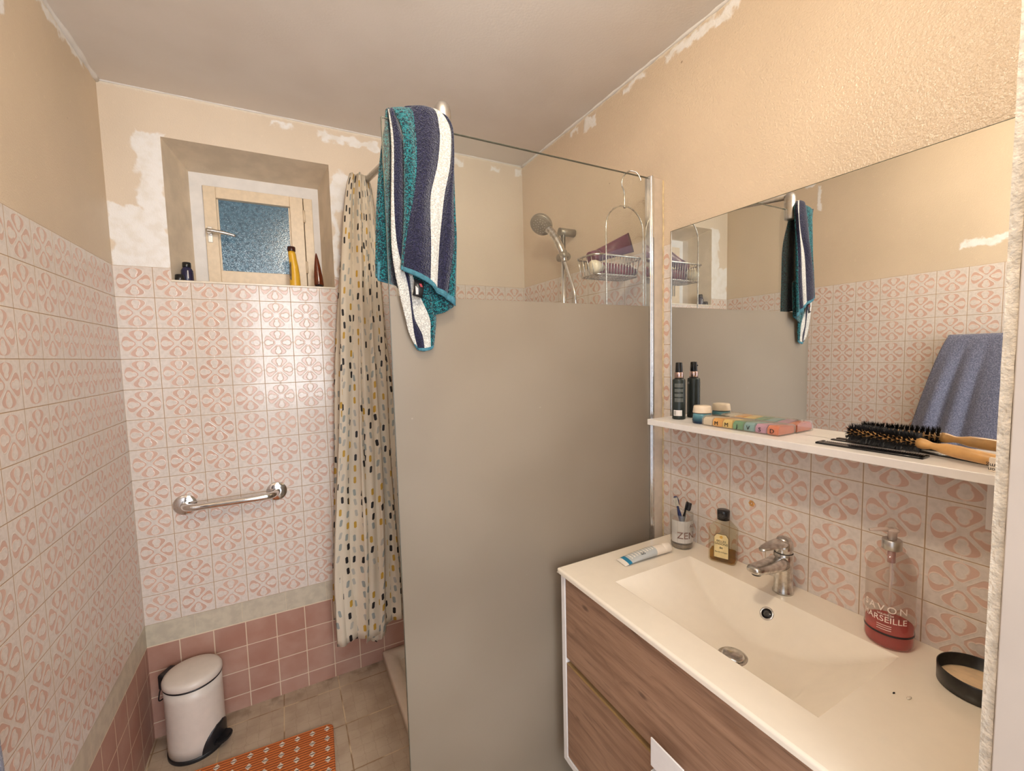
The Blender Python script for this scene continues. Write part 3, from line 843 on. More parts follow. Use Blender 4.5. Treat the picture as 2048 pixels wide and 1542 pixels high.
for i in range(NV + 1):
    t = i / NV; row = []; ur = []; L_ = 0; last = None
    for j in range(NP * per + 1):
        s_ = j / (NP * per)
        x, y = plan(s_, t)
        zb = ZB + 0.012 * math.sin(s_ * 23) + 0.06 * s_ - 0.045 * max(0, 1 - abs(s_ - 0.06) / 0.06)
        z = lerp(ZT - (0.0 if s_ > 0 else 0), zb, t) + (0.006 * math.sin(s_ * 40) if i == 0 else 0)
        row.append((x, y, z))
        ur.append((cloth_u(s_), t * 1.9))
    rows.append(row); uvs.append(ur)
cu.grid(rows, uv=uvs)
co = cu.build('shower_curtain', 'curtain', fixn=False)
sd = co.modifiers.new('thick', 'SOLIDIFY'); sd.thickness = 0.0008
tag(co, 'cream shower curtain printed with black, mustard and grey dashes', 'shower curtain')

# ---------------------------------------------------------------- striped towel over the screen corner
A = [
[(0.769, 1.997), (0.815, 2.008), (0.871, 2.021), (0.890, 2.012), (0.893, 2.010), (0.895, 2.008)],
[(0.785, 1.957), (0.817, 1.964), (0.879, 1.977), (0.906, 1.983), (0.908, 1.983), (0.909, 1.984)],
[(0.787, 1.926), (0.818, 1.932), (0.879, 1.944), (0.908, 1.95), (0.909, 1.95), (0.91, 1.95)],
[(0.786, 1.865), (0.815, 1.87), (0.868, 1.879), (0.902, 1.885), (0.908, 1.886), (0.909, 1.886)],
[(0.784, 1.804), (0.806, 1.807), (0.848, 1.814), (0.885, 1.819), (0.906, 1.822), (0.908, 1.822)],
[(0.781, 1.743), (0.791, 1.744), (0.844, 1.75), (0.874, 1.754), (0.904, 1.757), (0.908, 1.758)],
[(0.775, 1.681), (0.778, 1.681), (0.843, 1.687), (0.864, 1.689), (0.902, 1.692), (0.908, 1.693)],
[(0.769, 1.632), (0.771, 1.632), (0.838, 1.603), (0.854, 1.584), (0.881, 1.570), (0.9, 1.555)],
[(0.769, 1.624), (0.771, 1.624), (0.838, 1.595), (0.854, 1.576), (0.881, 1.562), (0.9, 1.547)]]
Bs = [
[(0.76, 1.999), (0.762, 1.999), (0.767, 2.0), (0.773, 2.002), (0.796, 2.007)],
[(0.765, 1.926), (0.768, 1.926), (0.789, 1.93), (0.797, 1.931), (0.835, 1.939)],
[(0.758, 1.803), (0.761, 1.803), (0.786, 1.807), (0.795, 1.809), (0.848, 1.816)],
[(0.752, 1.68), (0.763, 1.681), (0.786, 1.683), (0.792, 1.684), (0.847, 1.689)],
[(0.760, 1.598), (0.786, 1.6), (0.793, 1.6), (0.800, 1.6), (0.853, 1.603)],
[(0.776, 1.515), (0.794, 1.515), (0.798, 1.515), (0.838, 1.516), (0.854, 1.516)],
[(0.785, 1.475), (0.798, 1.472), (0.818, 1.474), (0.838, 1.482), (0.852, 1.486)],
[(0.796, 1.452), (0.806, 1.440), (0.822, 1.438), (0.838, 1.442), (0.847, 1.447)],
[(0.800, 1.447), (0.808, 1.433), (0.824, 1.432), (0.838, 1.436), (0.846, 1.441)]]
Cs = [
[(0.766, 2.004), (0.779, 2.008), (0.817, 2.018), (0.840, 2.018), (0.862, 2.014), (0.868, 2.008)],
[(0.749, 1.935), (0.769, 1.939), (0.792, 1.944), (0.822, 1.951), (0.856, 1.952), (0.870, 1.950)],
[(0.732, 1.81), (0.763, 1.814), (0.787, 1.818), (0.822, 1.823), (0.868, 1.831), (0.902, 1.838)],
[(0.723, 1.685), (0.76, 1.688), (0.781, 1.69), (0.816, 1.693), (0.866, 1.698), (0.902, 1.703)],
[(0.720, 1.622), (0.756, 1.612), (0.775, 1.600), (0.813, 1.590), (0.866, 1.580), (0.902, 1.575)],
[(0.721, 1.614), (0.756, 1.604), (0.775, 1.592), (0.811, 1.582), (0.866, 1.572), (0.901, 1.567)]]
Ds = [[(0.775, 1.683), (0.842, 1.688), (0.904, 1.694)], [(0.812, 1.601), (0.856, 1.603), (0.903, 1.606)], [(0.837, 1.559), (0.862, 1.553), (0.901, 1.561)], [(0.849, 1.521), (0.874, 1.527), (0.900, 1.543)]]
def sheet(mb, R_, yrow, stripes, sub=4, hem=0, wave=0.006, ph=0.0, vs=3, hemend=True):
    """R_ rows of (x, z); yrow[i] = base y of row i; columns are subdivided and rippled in y"""
    rows3 = []
    for i, r in enumerate(R_):
        row = []
        for j in range(len(r) - 1):
            for k in range(sub):
                t = k / sub
                x = lerp(r[j][0], r[j + 1][0], t); z = lerp(r[j][1], r[j + 1][1], t)
                c_ = j + t
                yy = yrow[i] - wave * abs(math.sin(PI * t)) * (0.4 + 0.6 * (j % 2)) + 0.003 * math.sin(c_ * 2.1 + i * 0.7 + ph)
                row.append(Vector((x, yy, z)))
        row.append(Vector((r[-1][0], yrow[i], r[-1][1])))
        rows3.append(row)
    # interpolate rows smoothly
    cols = list(zip(*rows3)); cols = [smooth_pts(c_, vs) for c_ in cols]
    P = [list(r) for r in zip(*cols)]
    nb = len(P) - 1
    mb.grid(P, mif=lambda i, j: (3 if (hem and (i >= nb - hem if hemend else i < hem)) else stripes[j // sub]))
tw = MB()
TEAL, NAVY, WHT = 0, 1, 2
up_rows = list(reversed(A)); yA = [-0.962, -0.961, -0.960, -0.959, -0.957, -0.955, -0.953, -0.951, -0.945]
yA = [-0.966, -0.966, -0.965, -0.964, -0.962, -0.960, -0.957, -0.954, -0.947]
sheet(tw, up_rows + [[(0.769, 2.007), (0.800, 2.016), (0.833, 2.022), (0.856, 2.022), (0.862, 2.020), (0.866, 2.018)]] + Cs, yA + [-0.930] + [-0.915, -0.908, -0.906, -0.905, -0.904, -0.904], [TEAL, NAVY, WHT, NAVY, TEAL], sub=5, hem=3, hemend=False, wave=0.011)
yB = [-0.944, -0.945, -0.947, -0.948, -0.948, -0.947, -0.946, -0.945, -0.945]
sheet(tw, Bs, yB, [WHT, NAVY, WHT, TEAL], sub=4, hem=3, wave=0.004, ph=1.0)
sheet(tw, [[(x - 0.002, z + 0.006) for x, z in Bs[0]], [(0.752, 1.93), (0.757, 1.93), (0.765, 1.93), (0.78, 1.93), (0.81, 1.93)], [(0.735, 1.80), (0.745, 1.80), (0.757, 1.80), (0.77, 1.80), (0.80, 1.80)], [(0.727, 1.68), (0.74, 1.68), (0.755, 1.68), (0.77, 1.68), (0.80, 1.68)], [(0.722, 1.606), (0.735, 1.604), (0.752, 1.600), (0.77, 1.595), (0.80, 1.595)]], [-0.930, -0.914, -0.908, -0.906, -0.906], [TEAL, TEAL, TEAL, NAVY], sub=3, hem=2, wave=0.004, ph=2.0)
sheet(tw, Ds, [-0.950, -0.952, -0.953, -0.953], [TEAL, TEAL], sub=5, hem=0, wave=0.004, ph=0.4)
to_ = tw.build('striped_towel', ['teal', 'navy', 'towel_white', 'hem'], fixn=False)
ss = to_.modifiers.new('smooth', 'SUBSURF'); ss.levels = ss.render_levels = 1
sd = to_.modifiers.new('thick', 'SOLIDIFY'); sd.thickness = 0.004; sd.offset = 0
tag(to_, 'teal, navy and white striped towel hung over the corner of the shower screen', 'towel')
tg = MB(); tg.grid([[(0.799, -0.9655, 1.606), (0.822, -0.9665, 1.598)], [(0.797, -0.9665, 1.585), (0.820, -0.968, 1.579)], [(0.792, -0.967, 1.566), (0.815, -0.9685, 1.559)]])
tgo = tg.build('care_tag', 'black', to_, world=True); tag(tgo, 'black sewn tag with white and red print')
sd = tgo.modifiers.new('thick', 'SOLIDIFY'); sd.thickness = 0.0008
mk = MB()
for k in range(3): mk.box((0.800 + k * 0.0022, -0.9695, 1.568), (0.8012 + k * 0.0022, -0.9685, 1.588 - k * 0.002))
mk.build('tag_print', 'white', tgo, world=True)
mk = MB()
for k in range(2): mk.grid([[(0.809 + k * 0.003, -0.9697, 1.594), (0.811 + k * 0.003, -0.9697, 1.594)], [(0.812 + k * 0.003, -0.9700, 1.586), (0.814 + k * 0.003, -0.9700, 1.586)]])
mk.build('tag_mark', simple('red_print', srgb(170, 50, 60), 0.6), tgo, world=True)

# ---------------------------------------------------------------- shower rail, hand shower, hose
RX, RY = 1.598, -0.442
g = thing('shower_rail', 'chrome sliding rail with brackets on the right wall inside the shower', 'shower rail', (RX, RY, 1.20))
MB().cyl((RX, RY, 1.22), (RX, RY, 1.935), 0.0105, seg=24).build('bar', 'chrome', g, world=True)
for z in (1.935, 1.235):
    MB().cyl((RX - 0.018, RY, z), (W, RY, z), 0.0165, seg=28).build('bracket', 'grey_chrome', g, world=True)
sl = MB(); sl.cyl((RX, RY + 0.030, 1.832), (RX, RY - 0.030, 1.826), 0.017, seg=28); sl.cyl((RX, RY + 0.036, 1.832), (RX, RY + 0.029, 1.832), 0.013, seg=20)
sl.cyl((RX - 0.002, RY - 0.022, 1.827), (RX - 0.022, RY - 0.040, 1.828), 0.012, seg=20)
sl.lathe([(0.0125, -0.014), (0.0165, -0.012), (0.0175, 0.014), (0.0135, 0.016)], (RX - 0.026, RY - 0.044, 1.826), (-0.25, 0.30, 0.9), 24)
sl.build('slider', 'grey_chrome', g, world=True)
g = thing('hand_shower', 'chrome and grey hand shower resting in the rail holder', 'hand shower', (RX - 0.03, RY - 0.045, 1.80))
hp = [(RX - 0.026, RY - 0.046, 1.800), (RX - 0.030, RY - 0.042, 1.83), (RX - 0.040, RY - 0.030, 1.87), (RX - 0.052, RY - 0.008, 1.915), (RX - 0.064, RY + 0.014, 1.945)]
hs = smooth_pts(hp, 5)
MB().tube(hs, [0.012] * 3 + [0.0140] * 5 + [0.0155] * 6 + [0.016] * 6 + [0.018], 18).build('handle', 'old_chrome', g, world=True)
ax = Vector((-0.55, -0.30, -0.62)).normalized()
hc = Vector((RX - 0.078, RY + 0.046, 1.972))
MB().lathe([(0.010, -0.026), (0.030, -0.019), (0.046, -0.008), (0.050, 0.002), (0.049, 0.010), (0.045, 0.013)], hc, ax, 40).build('head', 'grey_chrome', g, world=True)
hf = MB(); hf.lathe([(0.044, 0.013), (0.042, 0.0145), (0.001, 0.0155)], hc, ax, 40)
e1 = ax.cross(Vector((0, 0, 1))).normalized(); e2 = ax.cross(e1)
hfo = hf.build('spray_face', 'grey_chrome', g, world=True)
nz = MB()
for ring_r, cnt in ((0.010, 5), (0.020, 10), (0.031, 16)):
    for k in range(cnt):
        a = 2 * PI * k / cnt; q = hc + ax * 0.0155 + e1 * ring_r * math.cos(a) + e2 * ring_r * math.sin(a)
        nz.cyl(q, q + ax * 0.0022, 0.0016, 0.0012, 8)
nz.build('nozzle_ring', simple('pale_nozzles', srgb(206, 196, 180), 0.5), hfo, world=True)
hose = smooth_pts([(RX - 0.026, RY - 0.046, 1.802), (RX - 0.022, RY - 0.072, 1.74), (RX - 0.018, RY - 0.105, 1.65), (RX - 0.012, RY - 0.10, 1.52), (RX - 0.008, RY - 0.10, 1.35), (RX - 0.010, RY - 0.07, 1.15), (RX + 0.0, RY - 0.02, 1.02)], 40)
rr = [0.0078 if (i // 1) % 2 else 0.0064 for i in range(len(hose))]
tag(MB().tube(hose, rr, 12).build('shower_hose', 'chrome'), 'ribbed chrome shower hose hanging from the hand shower', 'hose')

# ---------------------------------------------------------------- hanging caddy
g = thing('shower_caddy', 'chrome wire caddy hooked over the top of the glass screen', 'caddy', (1.51, -0.915, 1.44))
hk = smooth_pts([(1.511, -0.915, 1.888), (1.511, -0.915, 1.920), (1.507, -0.916, 1.935), (1.497, -0.918, 1.952), (1.502, -0.922, 1.976), (1.519, -0.930, 1.992), (1.536, -0.942, 1.986), (1.544, -0.950, 1.968), (1.546, -0.952, 1.958)], 6)
MB().tube(hk, 0.0022, 10).build('hook', 'old_chrome', g, world=True)
bw = [(1.434, -0.915, 1.445), (1.433, -0.915, 1.60), (1.433, -0.915, 1.80)]
arc = [(1.512 - 0.079 * math.cos(PI * k / 14), -0.915, 1.812 + 0.075 * math.sin(PI * k / 14)) for k in range(1, 14)]
bw2 = [(1.591, -0.915, 1.80), (1.591, -0.915, 1.60), (1.591, -0.915, 1.50)]
bm_ = MB(); bm_.tube(bw + arc + bw2, 0.0023, 10); bm_.lathe([(0.004, -0.004), (0.005, 0), (0.004, 0.004)], (1.512, -0.915, 1.884), (0, 1, 0), 12)
bm_.build('bow', 'old_chrome', g, world=True)
bk = MB()
bx0, bx1, by0, by1, bz0, bz1 = 1.392, 1.598, -0.912, -0.800, 1.668, 1.728
rim = rrect(bx0, by0, bx1, by1, 0.03, 5)
bk.tube([(x, y, bz1) for x, y in rim], 0.0034, 8, closed=True)
rb = rrect(bx0 + 0.012, by0 + 0.006, bx1 - 0.012, by1 - 0.01, 0.026, 5)
bk.tube([(x, y, bz0) for x, y in rb], 0.002, 8, closed=True)
for k in range(13):
    x = bx0 + 0.03 + (bx1 - bx0 - 0.06) * k / 12
    bk.tube([(x, by0, bz1), (x, by0 + 0.004, bz0), (x, by1 - 0.004, bz0), (x, by1, bz1)], 0.0013, 6)
for k in range(1, 5):
    y = by0 + (by1 - by0) * k / 5
    bk.tube([(bx0, y, bz1), (bx0 + 0.012, y, bz0), (bx1 - 0.012, y, bz0), (bx1, y, bz1)], 0.0013, 6)
bk.build('basket', 'old_chrome', g, world=True)
# contents
g = thing('squeeze_tube', 'plum purple squeeze tube leaning in the caddy basket', 'tube', (1.51, -0.86, 1.672))
tb = MB(); rings = []
p0, p1 = Vector((1.452, -0.848, 1.738)), Vector((1.600, -0.850, 1.796)); d = (p1 - p0).normalized()
for k in range(12):
    t = k / 11; wv_ = lerp(0.020, 0.034, t); hv = lerp(0.019, 0.0012, t ** 0.8)
    c_ = p0.lerp(p1, t); upv = Vector((0, 0, 1)); sv = d.cross(Vector((0, 1, 0))).normalized()
    rings.append([c_ + sv * (-wv_ * math.sin(2 * PI * i / 20)) * 1.0 + Vector((0, 1, 0)) * hv * math.cos(2 * PI * i / 20) for i in range(20)])
tb.loft(rings); plum = simple('plum_plastic', srgb(104, 52, 74), 0.35, var=0.15)
tb.build('tube_body', plum, g, world=True)
MB().cyl(p0 - d * 0.030, p0 + d * 0.001, 0.022, 0.0205, 28).build('cap', plum, g, world=True)
g = tag(MB().lathe([(0.001, -0.09), (0.018, -0.089), (0.022, -0.08), (0.022, 0.055), (0.016, 0.068), (0.012, 0.07), (0.012, 0.085), (0.001, 0.086)], (1.525, -0.855, 1.694), (1, 0, 0), 24).build('red_bottle', simple('dark_red_plastic', srgb(112, 30, 38), 0.25, var=0.3, nscale=60)), 'dark red bottle lying in the caddy basket', 'bottle')
g = tag(MB().lathe([(0.001, -0.002), (0.020, 0.0), (0.022, 0.012), (0.020, 0.026), (0.013, 0.034), (0.012, 0.045)], (1.404, -0.880, 1.694), (0.95, 0.1, 0.0), 24).build('clear_cap_bottle', simple('milky_cap', srgb(222, 208, 186), 0.25, var=0.1)), 'small milky bottle lying at the left end of the caddy', 'bottle')

# ---------------------------------------------------------------- mirror and shelf
MX = W - 0.010
mr = MB(); mr.box((MX, -1.815, 1.2005), (W - 0.001, -0.982, 1.803))
mro = tag(mr.build('mirror', 'mirror'), 'large frameless rectangular mirror on the wall above the shelf', 'mirror')
me_ = MB(); me_.box((MX - 0.0004, -1.815, 1.803), (W - 0.001, -0.982, 1.8042)); me_.box((MX - 0.0004, -0.982, 1.2005), (W - 0.001, -0.9812, 1.8042))
me_.build('cut_edge', 'glass_edge', mro, world=True)
g = thing('wall_shelf', 'long white shelf under the mirror', 'shelf', (1.594, -1.40, 1.182))
MB().box((1.532, -1.83, 1.182), (W - 0.0005, -0.990, 1.200), 0.0015).build('board', 'white', g, world=True)
MB().box((W - 0.012, -1.79, 1.072), (W - 0.0005, -1.722, 1.182), 0.001).build('bracket', 'white', g, world=True)

SZ = 1.200
g = thing('spray_bottle', 'black spray bottle with rose gold collar at the far end of the shelf', 'bottle', (1.612, -1.046, SZ))
MB().lathe([(0.0175, 0), (0.0200, 0.002), (0.0198, 0.006), (0.0194, 0.123), (0.018, 0.127), (0.012, 0.129)], seg=32).build('bottle_body', simple('black_green_plastic', srgb(38, 46, 44), 0.35, var=0.1), g)
MB().lathe([(0.0125, 0.129), (0.0135, 0.1295), (0.0132, 0.148), (0.0125, 0.149)], seg=32).build('collar', simple('rose_gold', (0.70, 0.52, 0.48), 0.2, 1.0), g)
pm = MB(); pm.lathe([(0.0108, 0.149), (0.0110, 0.150), (0.0100, 0.178), (0.009, 0.1795), (0.001, 0.180)], seg=24); pm.cyl((-0.004, -0.004, 0.168), (-0.0096, -0.0085, 0.168), 0.002, seg=10)
pm.build('pump', 'black_gloss', g)
va = math.atan2(-2.0041 + 1.046, 0.5092 - 1.612)
for zc, h_ in ((0.108, 0.012), (0.092, 0.010), (0.077, 0.010), (0.062, 0.012)):
    t_ = MB(); P = []
    for i in range(2): P.append([(0.0199 * math.cos(va + 0.7 * (j / 6 * 2 - 1)), 0.0199 * math.sin(va + 0.7 * (j / 6 * 2 - 1)), zc - h_ / 2 + h_ * i) for j in range(7)])
    t_.grid(P); t_.build('print_block', simple('grey_fine_print', srgb(96, 100, 96), 0.5, var=0.35, nscale=900), g)
lbm = MB(); P = []
for i in range(2): P.append([(0.0202 * math.cos(va - 0.85 + 1.35 * j / 6), 0.0202 * math.sin(va - 0.85 + 1.35 * j / 6), 0.012 + 0.018 * i) for j in range(7)])
lbm.grid(P); lo = lbm.build('sticker', 'white', g); tag(lo, 'white sticker with a barcode')
bc = MB()
for k in range(7):
    a = va - 0.80 + 0.06 * k; w_ = 0.012 + 0.010 * (k % 3)
    bc.grid([[(0.0204 * math.cos(a), 0.0204 * math.sin(a), 0.014), (0.0204 * math.cos(a + w_), 0.0204 * math.sin(a + w_), 0.014)], [(0.0204 * math.cos(a), 0.0204 * math.sin(a), 0.028), (0.0204 * math.cos(a + w_), 0.0204 * math.sin(a + w_), 0.028)]])
bc.build('barcode', 'black', lo)
text_wrap('HELA', 0.012, (0, 0), 0.0197, 0.75, 0.112, 'front_print', simple('grey_print', srgb(150, 152, 146), 0.5), g, world=False)

g = thing('cream_jar', 'blue cosmetic jar with cream white lid beside the spray bottle', 'jar', (1.603, -1.140, SZ))
m, p, _ = new_mat('blue_gradient_glass'); x, y, z = sep(objc())
put(p.inputs['Base Color'], mix(sm(0.002, 0.030, z), srgb(12, 36, 66), srgb(96, 148, 160))); p.inputs['Roughness'].default_value = 0.12
MB().lathe([(0.0255, 0), (0.0275, 0.002), (0.0275, 0.008), (0.0255, 0.026), (0.0240, 0.030)], seg=36).build('jar_body', m, g)
MB().lathe([(0.0243, 0.030), (0.0243, 0.032)], seg=36).build('seal_ring', 'black', g)
MB().lathe([(0.0262, 0.032), (0.0265, 0.033), (0.0242, 0.050), (0.0230, 0.052), (0.001, 0.0525)], seg=36).build('lid', simple('cream_lid', srgb(236, 218, 194), 0.3), g)

# weekly pill box
g = thing('pill_organiser', 'transparent weekly pill box with rainbow coloured compartments on the shelf', 'pill box', (1.606, -1.274, SZ))
x0, x1, y0, y1 = 1.570, 1.643, -1.384, -1.166
def rot_prof(ya, yb, pts): return [[(x, ya, z) for x, z in pts], [(x, yb, z) for x, z in pts]]
fr_p = [(x0, SZ + 0.001), (x0 - 0.001, SZ + 0.010), (x0 + 0.001, SZ + 0.020), (x0 + 0.008, SZ + 0.027), (x0 + 0.02, SZ + 0.029), (x1 - 0.012, SZ + 0.0265), (x1, SZ + 0.022), (x1, SZ + 0.001)]
bx = MB(); bx.loft(rot_prof(y0, y1, fr_p), smooth=False); bx.build('case', 'clear_plastic', g, world=True)
cols = [srgb(222, 210, 190), srgb(232, 168, 62), srgb(232, 200, 108), srgb(58, 150, 106), srgb(104, 164, 172), srgb(190, 140, 178), srgb(222, 112, 70)]
names = ['L', 'M', 'M', 'J', 'V', 'S', 'D']
cw = (y1 - y0) / 7
for k in range(7):
    ya = y1 - k * cw - 0.0015; yb = ya - cw + 0.003
    q = [(x0 + 0.0022, SZ + 0.0025), (x0 + 0.0015, SZ + 0.010), (x0 + 0.003, SZ + 0.0185), (x0 + 0.010, SZ + 0.0245), (x1 - 0.004, SZ + 0.0205), (x1 - 0.002, SZ + 0.0025)]
    cm = MB(); cm.loft(rot_prof(yb, ya, q), smooth=False)
    bmesh.ops.bevel(cm.bm, geom=list(cm.bm.edges), offset=0.0015, segments=2, affect='EDGES')
    part = cm.build('compartment', simple('tinted_plastic_%s%d' % (names[k], k), cols[k], 0.25, var=0.08), g, world=True)
    if k: text_on(names[k], 0.0155, (x0 - 0.0016, (ya + yb) / 2, SZ + 0.0115), (0, -1, 0), (0.05, 0, 1), 'day_letter', 'black', part, extr=0.0004)

# combs and brush
def comb_mesh(L_, wd, teeth, th):
    mb = MB()
    mb.box((0, 0, 0), (L_, wd * 0.38, th), 0.0008)
    mb.box((0, 0, 0), (0.006, wd, th), 0.0008); mb.box((L_ - 0.006, 0, 0), (L_, wd, th), 0.0008)
    for k in range(teeth):
        x = 0.008 + (L_ - 0.016) * k / teeth
        mb.box((x, wd * 0.36, th * 0.2), (x + (L_ - 0.016) / teeth * 0.6, wd * 0.97, th * 0.8))
    return mb
cm = comb_mesh(0.185, 0.034, 44, 0.004); cm.xf(Matrix.Translation((1.568, -1.655, SZ)) @ Matrix.Rotation(math.radians(91.5), 4, 'Z') @ Matrix.Scale(-1, 4, (0, 1, 0)))
tag(cm.build('hair_comb', 'black_gloss'), 'flat black comb lying at the front edge of the shelf', 'comb')
tc = MB(); tc.tube([(1.632, -1.50, SZ + 0.003), (1.630, -1.62, SZ + 0.004), (1.600, -1.735, SZ + 0.003)], [0.002, 0.0028, 0.0024], 8)
tc.box((1.628, -1.60, SZ), (1.640, -1.47, SZ + 0.003), 0.0008)
tag(tc.build('tail_comb', 'black_gloss'), 'slim black tail comb under the wooden brush handle', 'comb')
g = thing('hair_brush', 'round wooden hairbrush with black bristles on the shelf', 'hairbrush', (1.60, -1.62, SZ))
h0, h1 = Vector((1.622, -1.512, SZ + 0.026)), Vector((1.596, -1.640, SZ + 0.026)); h2 = Vector((1.570, -1.760, SZ + 0.016))
wood_m = simple('beech_handle', srgb(206, 158, 98), 0.35, var=0.12, nscale=40)
ax = (h1 - h0).normalized(); Lh = (h1 - h0).length
ha = (h2 - h1).normalized(); Lx = (h2 - h1).length
MB().lathe([(0.004, -0.004), (0.0088, 0.0), (0.0088, Lh), (0.0085, Lh + 0.003)], h0, ax, 24).build('barrel', wood_m, g, world=True)
MB().lathe([(0.0105, 0), (0.010, 0.008), (0.0065, 0.020), (0.007, 0.028), (0.0105, 0.040), (0.0115, 0.060), (0.0105, Lx - 0.012), (0.008, Lx - 0.003), (0.002, Lx)], h1, ha, 24).build('handle', wood_m, g, world=True)
br = MB(); e1 = ax.cross(Vector((0, 0, 1))).normalized(); e2 = ax.cross(e1)
rnd = random.Random(3)
for i in range(16):
    t = (i + 0.5) / 16 * Lh
    for k in range(11):
        a = 2 * PI * (k + 0.5 * (i % 2)) / 11
        for q in range(14):
            aa = a + rnd.uniform(-0.18, 0.18); tt = t + rnd.uniform(-0.0020, 0.0020)
            dr = (e1 * math.cos(aa) + e2 * math.sin(aa)); b0 = h0 + ax * tt + dr * 0.0080
            ln = rnd.uniform(0.0125, 0.0160)
            b1 = b0 + (dr + ax * rnd.uniform(-0.25, 0.25) + e1 * rnd.uniform(-0.12, 0.12)) * ln
            if b1.z < SZ + 0.0045: b1.z = SZ + 0.0045
            s1 = ax * 0.0008; s2 = dr.cross(ax) * 0.0008
            v0 = [br.bm.verts.new(b0 + s1), br.bm.verts.new(b0 - s1 + s2), br.bm.verts.new(b0 - s1 - s2)]; v1 = br.bm.verts.new(b1)
            for u_ in range(3): br.bm.faces.new((v0[u_], v0[(u_ + 1) % 3], v1))
bo = br.build('bristles', 'black', g, world=True); bo['kind'] = 'stuff'

g = thing('medicine_box', 'small white medicine carton standing upside down at the right end of the shelf', 'box', (1.582, -1.775, SZ))
MB().box((1.556, -1.800, SZ), (1.600, -1.744, SZ + 0.0235), 0.0006).build('carton', simple('white_card', srgb(232, 218, 202), 0.6), g, world=True)
text_on('80 mg', 0.0095, (1.5557, -1.7525, SZ + 0.0115), (0, 1, 0), (0, 0, -1), 'dose_print', 'black', g)
text_on('feron', 0.0085, (1.5557, -1.7525, SZ + 0.0045), (0, 1, 0), (0, 0, -1), 'name_print', 'black', g)

# ---------------------------------------------------------------- vanity
CZ = 0.797
VY0, VY1 = -0.992, -1.800
g = thing('vanity_cabinet', 'wall hung vanity cabinet with white carcass and brown oak drawer fronts', 'cabinet', (1.42, (VY0 + VY1) / 2, 0.205))
bd = MB()
bd.box((1.188, VY0 - 0.018, 0.205), (W - 0.002, VY0, 0.783), 0.001); bd.box((1.188, VY1, 0.205), (W - 0.002, VY1 + 0.018, 0.783), 0.001)
bd.box((1.188, VY1 + 0.018, 0.205), (W - 0.002, VY0 - 0.018, 0.223)); bd.box((W - 0.02, VY1 + 0.018, 0.223), (W - 0.002, VY0 - 0.018, 0.70))
bd.box((1.206, VY1 + 0.018, 0.765), (1.24, VY0 - 0.018, 0.783))
bd.box((1.206, VY1 + 0.018, 0.505), (1.24, VY0 - 0.018, 0.540))
bd.build('carcass', 'white', g, world=True)
for (za, zb) in ((0.534, 0.774), (0.227, 0.516)):
    dr = MB(); dr.box((1.190, VY1 + 0.020, za), (1.206, VY0 - 0.020, zb), 0.0006)
    dro = dr.build('drawer', 'wood', g, world=True)
    e_ = MB(); e_.box((1.1895, VY1 + 0.020, zb - 0.0005), (1.2065, VY0 - 0.020, zb + 0.0012)); e_.build('edge_banding', 'wood_edge', dro, world=True)
    if za > 0.5:
        h_ = MB(); h_.box((1.160, -1.452, 0.528), (1.1635, -1.366, 0.592), 0.001); h_.box((1.1635, -1.452, 0.528), (1.192, -1.366, 0.5325), 0.001)
        h_.build('handle', 'white', dro, world=True)
    else:
        h_ = MB(); h_.box((1.160, -1.452, 0.455), (1.1635, -1.366, 0.516), 0.001); h_.box((1.1635, -1.452, 0.5115), (1.192, -1.366, 0.516), 0.001)
        h_.build('handle', 'white', dro, world=True)

# moulded basin top
g = thing('washbasin', 'white moulded washbasin top with a shallow rectangular bowl', 'washbasin', (1.42, -1.4, 0.783))
bs = MB()
X0, X1, Y0, Y1 = 1.178, W - 0.0006, -1.812, -0.985
BX0, BX1, BY0, BY1 = 1.270, 1.562, -1.635, -1.132
YC = -1.385
def depth(x, y):
    if not (BX0 < x < BX1 and BY0 < y < BY1): return 0.0
    hw = (BY1 - BY0) / 2
    s_ = min(y - BY0, BY1 - y) / hw
    fl_ = 0.082 * (1 - (1 - min(1, s_)) ** 2) + 0.02 * (1 - (x - BX0) / (BX1 - BX0)) * min(1, s_ * 3)
    back = (BX1 - x) * 1.05
    frn = (x - BX0) * 3.2
    side = 1.0
    k = 0.0025
    # smooth minimum keeps the creases soft
    d = fl_
    for o_ in (back, frn):
        h = max(0.0, min(1.0, 0.5 + 0.5 * (o_ - d) / k)); d = o_ * (1 - h) + d * h - k * h * (1 - h)
    d = max(0, d)
    dx_, dy_ = x - 1.412, y - YC
    return d
def ax_pts(a, b, marks, step):
    pts = {a, b}
    for mk_ in marks:
        for e_ in (-0.004, -0.002, -0.0008, 0, 0.0008, 0.002, 0.004): pts.add(mk_ + e_)
    n_ = int((b - a) / step)
    for i in range(1, n_): pts.add(a + (b - a) * i / n_)
    pts = sorted(pts); out = [pts[0]]
    for q in pts[1:]:
        if q - out[-1] > 0.0006: out.append(q)
    out[-1] = b
    return out
xs = ax_pts(X0 + 0.006, X1, (BX0, BX1), 0.0075); ys = ax_pts(Y0, Y1 - 0.006, (BY0, BY1), 0.009)
P = []
def edge_round(x): return 0.0
for y in ys: P.append([(x, y, CZ - depth(x, y)) for x in xs])
bs.grid(P)
# rounded front and left edges, sides and underside
def strip(pts0, pts1): bs.grid([pts0, pts1])
prof = [(0, 0), (0.0035, -0.001), (0.0055, -0.003), (0.006, -0.006), (0.006, -0.0135)]
rows_ = []
for dx_, dz_ in prof:
    rows_.append([(X0 + 0.006 - dx_, y, CZ + dz_) for y in ys] + [(X0 + 0.006 - dx_ * 0.707, ys[-1] + dx_ * 0.707, CZ + dz_)] + [(x, Y1 - 0.006 + dx_, CZ + dz_) for x in xs])
bs.grid(rows_)
bso = bs.build('basin_body', 'ceramic', g, world=True)
